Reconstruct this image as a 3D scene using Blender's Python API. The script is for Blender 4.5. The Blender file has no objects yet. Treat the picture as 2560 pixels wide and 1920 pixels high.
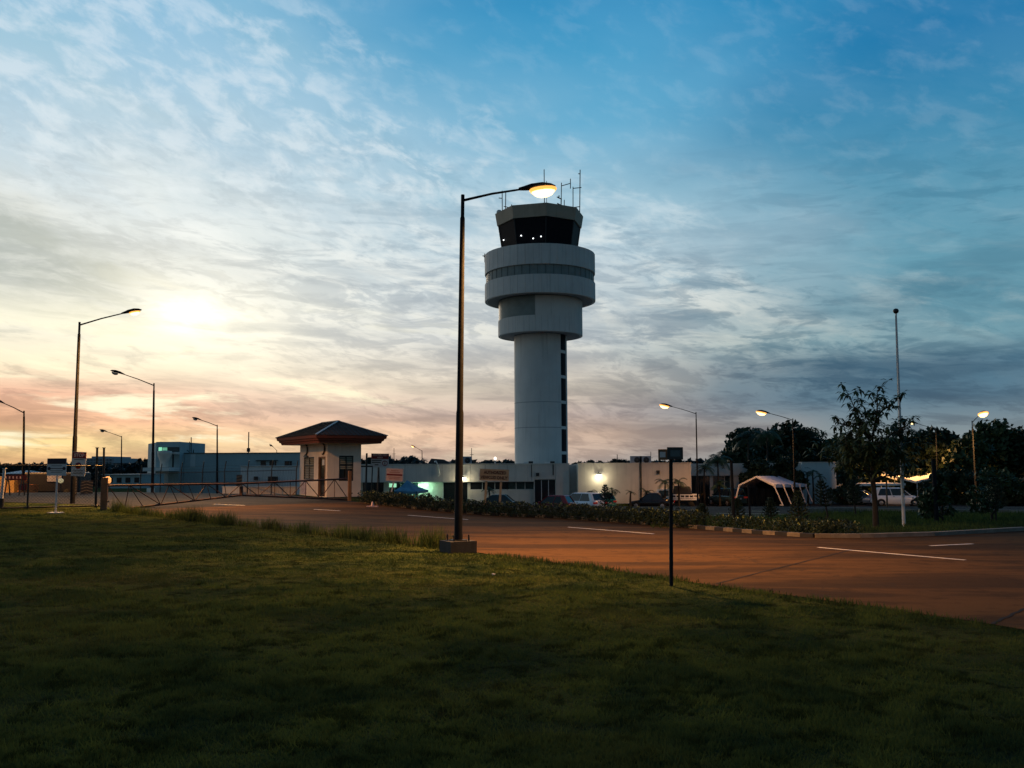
import bpy, bmesh, math, random
import numpy as np
from mathutils import Vector, Matrix
random.seed(7)
R = math.radians
SC = bpy.context.scene
COL = SC.collection

# ------------------------------------------------------------------ camera
EYE = 2.0; F_PX = 2300.0; PITCH = math.atan(212/2300.0); ROLL = 0.005
_F = Vector((0, math.cos(PITCH), math.sin(PITCH)))
_U0 = Vector((0, -math.sin(PITCH), math.cos(PITCH))); _R0 = Vector((1, 0, 0))
_R = _R0*math.cos(ROLL) - _U0*math.sin(ROLL)
_U = _U0*math.cos(ROLL) + _R0*math.sin(ROLL)
cam = bpy.data.cameras.new('camera'); camo = bpy.data.objects.new('camera', cam); COL.objects.link(camo)
camo.matrix_world = Matrix(((_R.x, _U.x, -_F.x, 0), (_R.y, _U.y, -_F.y, 0), (_R.z, _U.z, -_F.z, EYE), (0, 0, 0, 1)))
cam.sensor_width = 36; cam.lens = 36*F_PX/2560; cam.clip_start = .1; cam.clip_end = 8000
SC.camera = camo

def s2l(c):
    return tuple(((v/255.)/12.92 if v/255. <= .04045 else ((v/255.+.055)/1.055)**2.4) for v in c)

# node helper
class NT:
    def __init__(s, nt): s.nt = nt; s.L = nt.links
    def node(s, t, **kw):
        n = s.nt.nodes.new(t)
        for k, v in kw.items(): setattr(n, k, v)
        return n
    def put(s, sock, v):
        if isinstance(v, bpy.types.NodeSocket): s.L.new(v, sock)
        elif v is not None:
            if isinstance(v, (tuple, list)) and len(v) == 3 and sock.type == 'RGBA': v = (*v, 1)
            sock.default_value = v
    def m(s, op, a, b=None, c=None, clamp=False):
        n = s.node('ShaderNodeMath', operation=op, use_clamp=clamp)
        s.put(n.inputs[0], a)
        if b is not None: s.put(n.inputs[1], b)
        if c is not None: s.put(n.inputs[2], c)
        return n.outputs[0]
    def mix(s, f, a, b, mode='MIX'):
        n = s.node('ShaderNodeMix', data_type='RGBA', blend_type=mode)
        s.put(n.inputs[0], f); s.put(n.inputs[6], a); s.put(n.inputs[7], b)
        return n.outputs[2]
    def ramp(s, f, stops, interp='LINEAR'):
        n = s.node('ShaderNodeValToRGB'); cr = n.color_ramp; cr.interpolation = interp
        while len(cr.elements) < len(stops): cr.elements.new(.5)
        for e, (p, c) in zip(cr.elements, stops):
            e.position = p
            e.color = (*c, 1) if isinstance(c, (tuple, list)) else (c, c, c, 1)
        s.put(n.inputs[0], f); return n.outputs[0]
    def smooth(s, v, a, b):
        n = s.node('ShaderNodeMapRange', interpolation_type='SMOOTHSTEP')
        s.put(n.inputs[0], v); s.put(n.inputs[1], a); s.put(n.inputs[2], b); return n.outputs[0]
    def comb(s, x, y, z):
        n = s.node('ShaderNodeCombineXYZ'); s.put(n.inputs[0], x); s.put(n.inputs[1], y); s.put(n.inputs[2], z); return n.outputs[0]
    def noise(s, vec, scale, detail=5, rough=.55, dist=0, out=0):
        n = s.node('ShaderNodeTexNoise'); s.put(n.inputs['Vector'], vec); s.put(n.inputs['Scale'], scale)
        n.inputs['Detail'].default_value = detail; n.inputs['Roughness'].default_value = rough; n.inputs['Distortion'].default_value = dist
        return n.outputs[out]

# ------------------------------------------------------------------ world / sky at dawn
world = bpy.data.worlds.new('World'); SC.world = world; world.use_nodes = True
wt = world.node_tree; wt.nodes.clear(); w = NT(wt)
SUN_AZ, SUN_EL = -19.5, 9.2
tc = w.node('ShaderNodeTexCoord'); sp = w.node('ShaderNodeSeparateXYZ'); w.L.new(tc.outputs['Generated'], sp.inputs[0])
X, Y, Z = sp.outputs
el = w.m('MULTIPLY', w.m('ARCSINE', Z), 57.2958)
az = w.m('MULTIPLY', w.m('ARCTAN2', X, Y), 57.2958)
e30 = w.m('DIVIDE', el, 30, clamp=True)
def sky_ramp(lst):
    return [(max(0, min(1, e/30.)), s2l(c)) for e, c in lst]
LEFT = sky_ramp([(0, (244,184,130)), (1.6, (255,222,155)), (2.8, (246,190,148)), (4.4, (238,186,156)), (6, (250,234,200)), (8.5, (240,238,220)), (11.5, (206,210,206)), (14.5, (228,232,228)), (19, (188,208,218)), (23, (160,196,214)), (27, (128,180,208)), (30, (95,155,195))])
CENT = sky_ramp([(0, (168,156,148)), (.9, (212,182,160)), (2.2, (236,198,168)), (3.4, (206,182,168)), (5, (226,212,192)), (8, (206,210,210)), (12, (190,206,214)), (17, (156,194,212)), (21, (100,168,202)), (25, (70,152,194)), (27, (58,144,190)), (30, (45,130,180))])
RIGH = sky_ramp([(0, (120,130,136)), (1.8, (132,144,148)), (4, (90,120,138)), (6, (74,114,136)), (7.4, (108,150,164)), (9.5, (94,142,160)), (12, (98,152,172)), (16, (76,142,170)), (20, (48,128,168)), (24, (30,116,166)), (27, (22,110,162)), (30, (18,98,150))])
rl, rc, rr = w.ramp(e30, LEFT), w.ramp(e30, CENT), w.ramp(e30, RIGH)
# warp the azimuth so the colour bands are not straight
wn = w.noise(w.comb(w.m('MULTIPLY', az, .05), w.m('MULTIPLY', el, .12), 3.0), 1.0, 3)
azw = w.m('ADD', az, w.m('MULTIPLY', w.m('SUBTRACT', wn, .5), 22))
azw = w.m('SUBTRACT', azw, w.m('MULTIPLY', w.m('SUBTRACT', el, 12), .35))
base = w.mix(w.smooth(azw, -26., -1.), rl, rc)
base = w.mix(w.smooth(azw, -1., 24.), base, rr)
# clouds: puffy fields aligned on a line falling to the right, flatter streaks low down
lin = lambda ka, ke, tilt, off: w.comb(w.m('MULTIPLY', az, ka), w.m('MULTIPLY', w.m('ADD', el, w.m('MULTIPLY', az, tilt)), ke), off)
nA = w.noise(lin(.085, .20, .30, 0.), 1.0, 9, .58, .25)      # fields
nB = w.noise(lin(.24, .78, .17, 4.), 1.0, 8, .62, .4)       # puffs
nP = w.noise(lin(.42, .74, .26, 7.), 1.0, 8, .58, .25)
nP2 = w.noise(lin(.42, .74, .26, 7.3), 1.0, 8, .58, .25)
kP = w.smooth(el, 11, 19)
nB2 = w.noise(lin(.24, .78, .17, 4.35), 1.0, 8, .62, .4)
def lerp_(f, a_, b_): return w.m('ADD', w.m('MULTIPLY', a_, w.m('SUBTRACT', 1., f)), w.m('MULTIPLY', b_, f))
nB = lerp_(kP, nB, nP); nB2 = lerp_(kP, nB2, nP2)
nC = w.noise(lin(.075, .46, .05, 1.7), 1.0, 8, .60, .25)     # low bands
nD = w.noise(lin(.24, 1.25, .04, 9.2), 1.0, 8, .62, .5)       # ripples
nL = w.noise(lin(.04, .10, .2, 20.), 1.0, 4, .5, .2)
# the cloud sheet ends along a line running down to the right
bd = w.m('SUBTRACT', az, w.m('MULTIPLY_ADD', w.m('SUBTRACT', 27., el), 2.1, -19.))
bd = w.m('ADD', bd, w.m('MULTIPLY', w.m('SUBTRACT', nA, .5), 34.))
sheet = w.smooth(bd, 9., -5.)
mA = w.m('MULTIPLY', w.smooth(nA, .34, .62), w.m('MULTIPLY_ADD', sheet, .78, .10))
mA = w.m('MULTIPLY', mA, w.smooth(el, 3, 12))
mB = w.m('MULTIPLY', w.smooth(nB, w.m('MULTIPLY_ADD', sheet, -.055, .465), w.m('MULTIPLY_ADD', sheet, -.02, .685)), w.m('MULTIPLY_ADD', sheet, .80, .10))
mB = w.m('MULTIPLY', mB, w.smooth(el, 5, 13))
white = w.ramp(e30, sky_ramp([(0, (255,232,190)), (6, (255,245,218)), (10, (246,244,232)), (16, (226,234,236)), (27, (200,218,232)), (30, (190,212,228))]))
veil = w.ramp(e30, sky_ramp([(0, (240,220,180)), (8, (222,220,208)), (13, (196,208,214)), (20, (168,200,220)), (27, (142,188,220)), (30, (125,175,212))]))
col = w.mix(w.m('MULTIPLY', mA, .70), base, veil)
col = w.mix(w.m('MULTIPLY', mB, .72), col, white)
gcol = w.ramp(e30, [(0, (.50, .48, .52)), (.25, (.54, .58, .64)), (.5, (.62, .66, .71)), (1, (.74, .80, .84))])
grey = w.mix(1.0, base, gcol, 'MULTIPLY')
# shaded side of the puffs
mS = w.m('MULTIPLY', w.smooth(w.m('SUBTRACT', nB2, nB), .0, .12), w.m('MULTIPLY', sheet, w.smooth(el, 24, 12)))
col = w.mix(w.m('MULTIPLY', mS, .45), col, grey)
mC = w.m('MULTIPLY', w.smooth(nC, .47, .64), w.smooth(el, 21, 8))
mD = w.m('MULTIPLY', w.smooth(nD, .47, .62), w.m('MULTIPLY', w.smooth(el, 22, 11), w.smooth(nL, .30, .50)))
col = w.mix(w.m('MULTIPLY', mC, .62), col, grey)
col = w.mix(w.m('MULTIPLY', mD, .60), col, grey)
# a darker cloud bank at the left edge
bankx = w.m('DIVIDE', w.m('ADD', az, 29.), 9.); banky = w.m('DIVIDE', w.m('SUBTRACT', w.m('ADD', el, w.m('MULTIPLY', w.m('ADD', az, 29.), .30)), 12.2), 2.6)
bank = w.m('EXPONENT', w.m('MULTIPLY', w.m('ADD', w.m('ADD', w.m('MULTIPLY', bankx, bankx), w.m('MULTIPLY', banky, banky)), w.m('MULTIPLY', w.m('SUBTRACT', nB, .5), 3.)), -1.))
col = w.mix(w.m('MULTIPLY', w.m('MINIMUM', bank, 1.), .8), col, s2l((150, 162, 160)))
# bright rifts low on the left
rift = w.m('MULTIPLY', w.smooth(nC, .47, .36), w.m('MULTIPLY', w.smooth(el, 11, 5), w.smooth(azw, 8, -14)))
col = w.mix(w.m('MULTIPLY', rift, .85), col, s2l((255, 248, 212)))
# sun behind thin cloud
dx = w.m('SUBTRACT', az, SUN_AZ); dy = w.m('SUBTRACT', w.m('ADD', el, w.m('MULTIPLY', dx, .16)), SUN_EL)
def gauss(sx, sy, nz):
    a_, b_ = w.m('DIVIDE', dx, sx), w.m('DIVIDE', dy, sy)
    r_ = w.m('ADD', w.m('ADD', w.m('MULTIPLY', a_, a_), w.m('MULTIPLY', b_, b_)), w.m('MULTIPLY', w.m('SUBTRACT', nB, .5), nz*1.6))
    return w.m('MINIMUM', w.m('EXPONENT', w.m('MULTIPLY', r_, -1.0)), 1.2)
g1, g2, g3 = gauss(2.3, 1.05, 3.2), gauss(4.6, 2.3, 2.2), gauss(13., 6.5, .8)
def addl(c, g, rgb): return w.mix(1.0, c, w.mix(g, (0, 0, 0), rgb), 'ADD')
glow = addl(addl(addl(col, g1, (.38, .34, .25)), g2, (.22, .19, .13)), g3, (.22, .18, .115))
# the sky away from the dawn is darker and deeper blue (behind the camera, overhead)
back = w.smooth(w.m('ABSOLUTE', w.m('SUBTRACT', az, -12)), 45., 120.)
sky_n = w.node('ShaderNodeTexSky', sky_type='NISHITA', sun_disc=False, sun_elevation=R(SUN_EL), sun_rotation=R(SUN_AZ), dust_density=2.0)
nish = w.mix(1.0, sky_n.outputs[0], (.10, .10, .10), 'MULTIPLY')
dark = w.mix(.22, s2l((38, 74, 96)), nish)
cfin = w.mix(w.m('MULTIPLY', back, .92), glow, dark)
cfin = w.mix(w.m('MULTIPLY', w.smooth(el, 28, 55), .85), cfin, s2l((26, 66, 104)))
cfin = w.mix(w.smooth(el, 0., -3.), cfin, (.03, .035, .035))
bg = w.node('ShaderNodeBackground'); w.L.new(cfin, bg.inputs[0]); bg.inputs[1].default_value = 1.06
wo = w.node('ShaderNodeOutputWorld'); w.L.new(bg.outputs[0], wo.inputs[0])
world.cycles.sampling_method = 'AUTOMATIC'

# the sun itself is behind cloud: very weak, very soft
sl = bpy.data.lights.new('sun', 'SUN'); sl.energy = .7; sl.angle = R(16); sl.color = (1, .80, .58)
so = bpy.data.objects.new('sun', sl); COL.objects.link(so)
sd = Vector((math.sin(R(SUN_AZ))*math.cos(R(SUN_EL)), math.cos(R(SUN_AZ))*math.cos(R(SUN_EL)), math.sin(R(SUN_EL))))
so.rotation_euler = (-sd).to_track_quat('-Z', 'Y').to_euler()
SC.view_settings.view_transform = 'Standard'; SC.view_settings.look = 'None'
SC.view_settings.exposure = 0; SC.view_settings.gamma = 1
SC.cycles.max_bounces = 5; SC.cycles.sample_clamp_indirect = 3; SC.cycles.use_denoising = True

# ------------------------------------------------------------------ terrain and picture-plane survey helpers
def sstep(a, b, v):
    t = max(0, min(1, (v-a)/(b-a))); return t*t*(3-2*t)
def _left(x, y):
    S = sstep(-9, 2, x)
    return (1-S)*(.25*sstep(32, 50, y) - 1.7*sstep(58, 82, y)) - S*1.5*sstep(50, 76, y)
def gz(x, y):
    return (-.02*max(-25, x) if x < 0 else -.005*min(45, x)) - .10*sstep(0, 30, y) + _left(x, y)
def ray(px, py):
    d = _F + _R*((px-1280)/F_PX) - _U*((py-960)/F_PX); return d
def P(px, py, D):
    d = ray(px, py); t = D/d.y; return Vector((d.x*t, D, EYE+d.z*t))
def G(px, py):
    d = ray(px, py); t = 1.; lo = 1.
    while t < 2000:
        p = d*t
        if EYE+p.z < gz(p.x, p.y): break
        lo = t; t *= 1.01
    for _ in range(40):
        mid = (lo+t)/2; p = d*mid
        if EYE+p.z < gz(p.x, p.y): t = mid
        else: lo = mid
    p = d*lo; return Vector((p.x, p.y, gz(p.x, p.y)))
def GX(px, D):
    "ground point on picture column px at distance D"
    x = (px-1280)/F_PX*D*1.004
    for _ in range(4):
        v = Vector((x, D, gz(x, D)-EYE)); u = v.dot(_R)/v.dot(_F)*F_PX+1280
        x += (px-u)/F_PX*D
    return Vector((x, D, gz(x, D)))
def Zat(px, py, D): return P(px, py, D).z
# ------------------------------------------------------------------ materials
def mat(name, col, rough=.7, metal=0., var=.12, vscale=3., bump=0., bscale=30., emit=None, estr=0., spec=.4, streak=0.):
    m = bpy.data.materials.new(name); m.use_nodes = True; nt = m.node_tree; n = NT(nt)
    b = nt.nodes['Principled BSDF']
    b.inputs['Roughness'].default_value = rough; b.inputs['Metallic'].default_value = metal
    b.inputs['Specular IOR Level'].default_value = spec
    tc = n.node('ShaderNodeTexCoord'); v = tc.outputs['Object']
    c1 = tuple(max(0, c*(1-var)) for c in col); c2 = tuple(min(1, c*(1+var)) for c in col)
    f = n.noise(v, vscale, 6, .6)
    cc = n.ramp(f, [(.3, c1), (.7, c2)])
    if streak:
        mp = n.node('ShaderNodeMapping'); n.L.new(v, mp.inputs[0]); mp.inputs['Scale'].default_value = (2.2, 2.2, .12)
        g = n.noise(mp.outputs[0], 1.6, 6, .65)
        cc = n.mix(n.m('MULTIPLY', n.smooth(g, .5, .75), streak), cc, tuple(c*.45 for c in col))
    n.put(b.inputs['Base Color'], cc)
    if bump:
        bp = n.node('ShaderNodeBump'); bp.inputs['Strength'].default_value = bump; bp.inputs['Distance'].default_value = .02
        n.L.new(n.noise(v, bscale, 6, .6), bp.inputs['Height']); n.L.new(bp.outputs[0], b.inputs['Normal'])
    if emit:
        b.inputs['Emission Color'].default_value = (*emit, 1); b.inputs['Emission Strength'].default_value = estr
    return m
def leafmat(name, c1, c2, trans=.25):
    m = bpy.data.materials.new(name); m.use_nodes = True; nt = m.node_tree; n = NT(nt)
    b = nt.nodes['Principled BSDF']; b.inputs['Roughness'].default_value = .6; b.inputs['Specular IOR Level'].default_value = .25
    geo = n.node('ShaderNodeNewGeometry')
    f = geo.outputs['Random Per Island']
    tcn = n.node('ShaderNodeTexCoord')
    g = n.noise(tcn.outputs['Object'], .9, 3)
    c = n.mix(n.m('ADD', n.m('MULTIPLY', f, .6), n.m('MULTIPLY', g, .5), clamp=True), c1, c2)
    n.put(b.inputs['Base Color'], c)
    return m
M = {}
M['concrete'] = mat('pale_concrete', (.64, .60, .54), .85, var=.10, vscale=.6, bump=.15, streak=.35, spec=.1)
M['tower_white'] = mat('tower_render', (.64, .63, .59), .8, var=.09, vscale=.4, streak=.42)
M['soffit'] = mat('grey_soffit', (.30, .30, .30), .9)  # plain darker grey for tower soffits, gallery floor and cab roof
M['glass_dark'] = mat('dark_glass', (.012, .016, .02), .12, spec=.5)
M['glass_band'] = mat('band_glass', (.07, .10, .11), .25, var=.25, vscale=1.2, spec=.5)
M['cab_glass'] = mat('cab_glass', (.014, .014, .018), .5, spec=.03)
M['band_matt'] = mat('tinted_band_glass', (.22, .26, .25), .5, var=.12, vscale=1.2, spec=.12)
M['glass_teal'] = mat('teal_glass', (.03, .06, .065), .15, var=.4)
M['frame_white'] = mat('white_frame', (.55, .56, .56), .5)
M['frame_dark'] = mat('dark_frame', (.03, .03, .03), .5)
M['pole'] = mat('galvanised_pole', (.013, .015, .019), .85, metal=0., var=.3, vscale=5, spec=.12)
M['pole_white'] = mat('white_pole', (.62, .64, .66), .5, var=.15, vscale=2)
M['plinth'] = mat('plinth_concrete', (.030, .032, .034), .9, var=.35, vscale=3, bump=.5, streak=.4)
M['steel_dark'] = mat('dark_steel', (.03, .033, .035), .5, metal=.5)
M['red_brown'] = mat('rusty_red_paint', (.055, .028, .020), .65, var=.35, vscale=6)
M['fascia'] = mat('red_fascia', (.20, .052, .028), .6, var=.15, vscale=3)
M['roof_metal'] = mat('brown_roof', (.070, .058, .050), .85, var=.25, vscale=2, spec=.1)
M['cream'] = mat('cream_wall', (.74, .64, .54), .85, var=.10, vscale=1.5, bump=.1, streak=.2)
M['wood'] = mat('timber', (.16, .085, .042), .7, var=.3, vscale=4)
M['wood_sign'] = mat('painted_plywood', (.60, .36, .19), .7, var=.15, vscale=3)
M['sign_white'] = mat('sign_white', (.55, .55, .56), .5, var=.1, vscale=4)
M['sign_pink'] = mat('sign_pink', (.72, .47, .40), .6, var=.1, vscale=6)
M['sign_red'] = mat('sign_red', (.22, .018, .02), .5)
M['sign_dark'] = mat('sign_dark', (.03, .02, .035), .5)
M['ink'] = mat('sign_ink', (.04, .03, .03), .6)
M['ink_brown'] = mat('brown_ink', (.16, .045, .02), .6)
M['blue_grey'] = mat('blue_grey_wall', (.34, .46, .48), .8, var=.10, vscale=.3, streak=.2)
M['blue_grey_light'] = mat('pale_wall', (.52, .60, .60), .8, var=.08, vscale=.3, streak=.2)
M['white_wall'] = mat('white_wall', (.76, .76, .72), .8, var=.08, vscale=.6, streak=.25)
M['far_wall'] = mat('far_wall', (.30, .33, .36), .9)
M['far_roof'] = mat('far_roof', (.12, .13, .15), .9)
M['yellow'] = mat('ochre_paint', (.46, .29, .10), .7, var=.25, vscale=1.5)
M['orange_p'] = mat('orange_paint', (.55, .18, .05), .7)
M['tent_white'] = mat('tent_canvas', (.48, .48, .54), .7, var=.12, vscale=2, bump=.2, bscale=3)
M['tent_blue'] = mat('tent_blue', (.10, .24, .34), .7, var=.3, vscale=2)
M['car_white'] = mat('car_white', (.92, .92, .92), .25, var=.02, spec=.5)
M['car_black'] = mat('car_black', (.008, .009, .014), .2, spec=.5, var=.05)
M['car_red'] = mat('car_red', (.30, .012, .02), .25, spec=.5, var=.05)
M['car_silver'] = mat('car_silver', (.42, .46, .50), .3, metal=.3, var=.05)
M['car_dark'] = mat('car_dark_teal', (.02, .05, .05), .25, spec=.5)
M['car_teal'] = mat('car_teal', (.02, .16, .15), .25, spec=.5)
M['car_glass'] = mat('car_glass', (.008, .01, .012), .08, spec=.6)
M['tyre'] = mat('tyre', (.012, .012, .012), .9)
M['rim'] = mat('rim', (.35, .35, .36), .35, metal=.7)
M['lamp_red'] = mat('tail_lamp', (.35, .01, .01), .3, emit=(1, .06, .03), estr=.08)
M['lamp_clear'] = mat('head_lamp', (.7, .7, .65), .2)
M['bark'] = mat('bark', (.035, .028, .022), .95, var=.35, vscale=8, bump=.4)
M['stripe_white'] = mat('road_paint', (.72, .70, .66), .7, var=.15, vscale=6)
M['kerb_white'] = mat('kerb_white', (.20, .165, .12), .85, var=.25, vscale=6)
M['kerb_black'] = mat('kerb_black', (.025, .025, .028), .85, var=.2, vscale=6)
M['kerb'] = mat('kerb_concrete', (.22, .19, .155), .9, var=.3, vscale=3)
M['leaf_dark'] = leafmat('dark_foliage', (.010, .022, .012), (.030, .052, .022))
M['leaf_mid'] = leafmat('mid_foliage', (.018, .038, .015), (.055, .085, .028))
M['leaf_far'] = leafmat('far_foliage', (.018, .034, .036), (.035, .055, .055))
M['leaf_hedge'] = leafmat('hedge_foliage', (.007, .016, .009), (.028, .045, .016))
M['leaf_tip'] = leafmat('pale_hedge_tips', (.14, .18, .05), (.26, .28, .09))
M['leaf_palm'] = leafmat('palm_foliage', (.020, .045, .022), (.045, .075, .03))
M['leaf_pine'] = leafmat('pine_foliage', (.012, .028, .018), (.035, .060, .028))
M['grass'] = None

# ------------------------------------------------------------------ mesh builder
class MB:
    def __init__(s): s.v = []; s.f = []; s.sm = []
    def add(s, vs, fs, smooth=False):
        o = len(s.v); s.v += [tuple(v) for v in vs]; s.f += [tuple(i+o for i in f) for f in fs]; s.sm += [smooth]*len(fs); return s
    def box(s, c, d, rz=0., M4=None):
        x, y, z = d[0]/2, d[1]/2, d[2]/2
        vs = [Vector((i*x, j*y, k*z)) for i in (-1, 1) for j in (-1, 1) for k in (-1, 1)]
        if M4: vs = [M4 @ v for v in vs]
        ca, sa = math.cos(rz), math.sin(rz)
        vs = [(v.x*ca-v.y*sa+c[0], v.x*sa+v.y*ca+c[1], v.z+c[2]) for v in vs]
        return s.add(vs, [(0,1,3,2), (4,6,7,5), (0,4,5,1), (2,3,7,6), (0,2,6,4), (1,5,7,3)])
    def bar(s, a, b, w, h=None, up=(0,0,1)):
        "box section from a to b"
        h = h or w; a, b = Vector(a), Vector(b); d = (b-a).normalized(); up = Vector(up)
        if abs(d.dot(up)) > .95: up = Vector((0, 1, 0))
        x = d.cross(up).normalized(); u = x.cross(d)
        vs = [p+x*i*w/2+u*j*h/2 for p in (a, b) for i, j in ((-1,-1), (1,-1), (1,1), (-1,1))]
        return s.add(vs, [(0,1,2,3), (7,6,5,4), (0,4,5,1), (1,5,6,2), (2,6,7,3), (3,7,4,0)])
    def tube(s, pts, rad, seg=8, cap=True):
        pts = [Vector(p) for p in pts]; n = len(pts)
        if not isinstance(rad, (list, tuple)): rad = [rad]*n
        rings = []
        for i, p in enumerate(pts):
            d = (pts[min(i+1, n-1)]-pts[max(i-1, 0)]).normalized()
            a = Vector((0, 0, 1)) if abs(d.z) < .9 else Vector((0, 1, 0))
            x = d.cross(a).normalized(); y = x.cross(d)
            rings.append([p+(x*math.cos(t)+y*math.sin(t))*rad[i] for t in [2*math.pi*k/seg for k in range(seg)]])
        vs = [v for r in rings for v in r]
        fs = [(i*seg+k, i*seg+(k+1) % seg, (i+1)*seg+(k+1) % seg, (i+1)*seg+k) for i in range(n-1) for k in range(seg)]
        s.add(vs, fs, True)
        if cap: s.add(rings[0], [tuple(range(seg))]); s.add(rings[-1], [tuple(reversed(range(seg)))])
        return s
    def lathe(s, prof, c=(0,0,0), seg=32, smooth=True, a0=0., a1=2*math.pi, cap=False):
        full = abs(a1-a0-2*math.pi) < 1e-4; m = seg if full else seg+1
        vs = []
        for r, z in prof:
            for k in range(m):
                t = a0+(a1-a0)*k/seg; vs.append((c[0]+r*math.sin(t), c[1]-r*math.cos(t), c[2]+z))
        fs = []
        for i in range(len(prof)-1):
            for k in range(seg):
                k2 = (k+1) % m if full else k+1
                fs.append((i*m+k, i*m+k2, (i+1)*m+k2, (i+1)*m+k))
        s.add(vs, fs, smooth)
        if cap:
            s.add(vs[:m], [tuple(reversed(range(m)))]); s.add(vs[-m:], [tuple(range(m))])
        return s
    def quad(s, a, b, c, d): return s.add([a, b, c, d], [(0, 1, 2, 3)])
    def build(s, name, m=None, parent=None, loc=None, **tags):
        me = bpy.data.meshes.new(name); me.from_pydata([tuple(v) for v in s.v], [], s.f); me.update()
        me.polygons.foreach_set('use_smooth', s.sm)
        if m is not None: me.materials.append(M[m] if isinstance(m, str) else m)
        o = bpy.data.objects.new(name, me); COL.objects.link(o)
        if loc is not None: o.location = loc
        if parent: o.parent = parent
        for k, v in tags.items(): o[k] = v
        return o
def bevel(o, w=.01, seg=2):
    md = o.modifiers.new('bevel', 'BEVEL'); md.width = w; md.segments = seg; md.limit_method = 'ANGLE'; return o
def thing(name, label, cat, loc=(0,0,0), rz=0., group=None):
    o = bpy.data.objects.new(name, None); COL.objects.link(o); o.empty_display_size = .3
    o.location = loc; o.rotation_euler = (0, 0, rz); o['label'] = label; o['category'] = cat
    if group: o['group'] = group
    return o
def tag(o, label, cat, group=None):
    o['label'] = label; o['category'] = cat
    if group: o['group'] = group
    return o
def struct(o): o['kind'] = 'structure'; return o
def dup(o, label, loc=None, rz=None, scale=None):
    def cp(a, par):
        c = a.copy(); COL.objects.link(c); c.parent = par
        for k in list(kids.get(a.name, ())): cp(k, c)
        return c
    kids = {}
    for a in COL.objects:
        if a.parent: kids.setdefault(a.parent.name, []).append(a)
    c = cp(o, None); c['label'] = label
    if loc is not None: c.location = loc
    if rz is not None: c.rotation_euler = (0, 0, rz)
    if scale is not None: c.scale = (scale,)*3 if not isinstance(scale, (tuple, list)) else scale
    return c
def text_mesh(name, txt, size, m, parent, loc, rot, width=None, depth=.004, bold=0.0, align='CENTER'):
    cu = bpy.data.curves.new(name, 'FONT'); cu.body = txt; cu.size = size; cu.align_x = align; cu.align_y = 'CENTER'; cu.extrude = depth; cu.offset = bold
    cu.resolution_u = 2
    tmp = bpy.data.objects.new('tmp', cu); COL.objects.link(tmp)
    dg = bpy.context.evaluated_depsgraph_get(); me = bpy.data.meshes.new_from_object(tmp.evaluated_get(dg))
    bpy.data.objects.remove(tmp); me.name = name
    if width:
        xs = [v.co.x for v in me.vertices]; k = width/(max(xs)-min(xs))
        for v in me.vertices: v.co.x *= k
    me.materials.clear(); me.materials.append(M[m])
    o = bpy.data.objects.new(name, me); COL.objects.link(o); o.parent = parent; o.location = loc; o.rotation_euler = rot
    return o
def npmesh(name, V, F, mats, smooth=False, mi=None):
    "numpy mesh: V (n,3), F (m,k)"
    me = bpy.data.meshes.new(name); nf, k = F.shape
    me.vertices.add(len(V)); me.vertices.foreach_set('co', V.astype(np.float32).ravel())
    me.loops.add(nf*k); me.loops.foreach_set('vertex_index', F.astype(np.int32).ravel())
    me.polygons.add(nf); me.polygons.foreach_set('loop_start', np.arange(0, nf*k, k, dtype=np.int32))
    me.polygons.foreach_set('use_smooth', np.full(nf, smooth))
    for m_ in mats: me.materials.append(M[m_] if isinstance(m_, str) else m_)
    if mi is not None: me.polygons.foreach_set('material_index', mi.astype(np.int32))
    me.update(calc_edges=True)
    return me
RNG = np.random.default_rng(5)
def leaves(cent, size, droop=0., aspect=.45, rng=RNG):
    "rhombic leaf faces around the points cent (n,3); returns V,F"
    n = len(cent); d = rng.normal(size=(n, 3)); d[:, 2] -= droop; d /= np.linalg.norm(d, axis=1)[:, None]
    a = rng.normal(size=(n, 3)); s = np.cross(d, a); s /= np.linalg.norm(s, axis=1)[:, None]
    L = size*rng.uniform(.6, 1.3, n)[:, None]
    v = np.stack([cent-d*L/2, cent+s*L*aspect/2, cent+d*L/2, cent-s*L*aspect/2], 1).reshape(-1, 3)
    f = np.arange(n*4).reshape(-1, 4); return v, f
def clump_points(n, blobs, rng=RNG, shell=.55):
    "points in ellipsoid blobs [(x,y,z,rx,ry,rz)] biased to the surface"
    w_ = np.array([b[3]*b[5] for b in blobs], float); w_ /= w_.sum()
    idx = rng.choice(len(blobs), n, p=w_); B = np.array(blobs, float)[idx]
    d = rng.normal(size=(n, 3)); d /= np.linalg.norm(d, axis=1)[:, None]
    r = (shell+(1-shell)*rng.random(n))**.7
    return B[:, :3]+d*r[:, None]*B[:, 3:6]
def objmesh(name, me, parent=None, loc=None, **tags):
    o = bpy.data.objects.new(name, me); COL.objects.link(o)
    if parent: o.parent = parent
    if loc is not None: o.location = loc
    for k, v in tags.items(): o[k] = v
    return o
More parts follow.
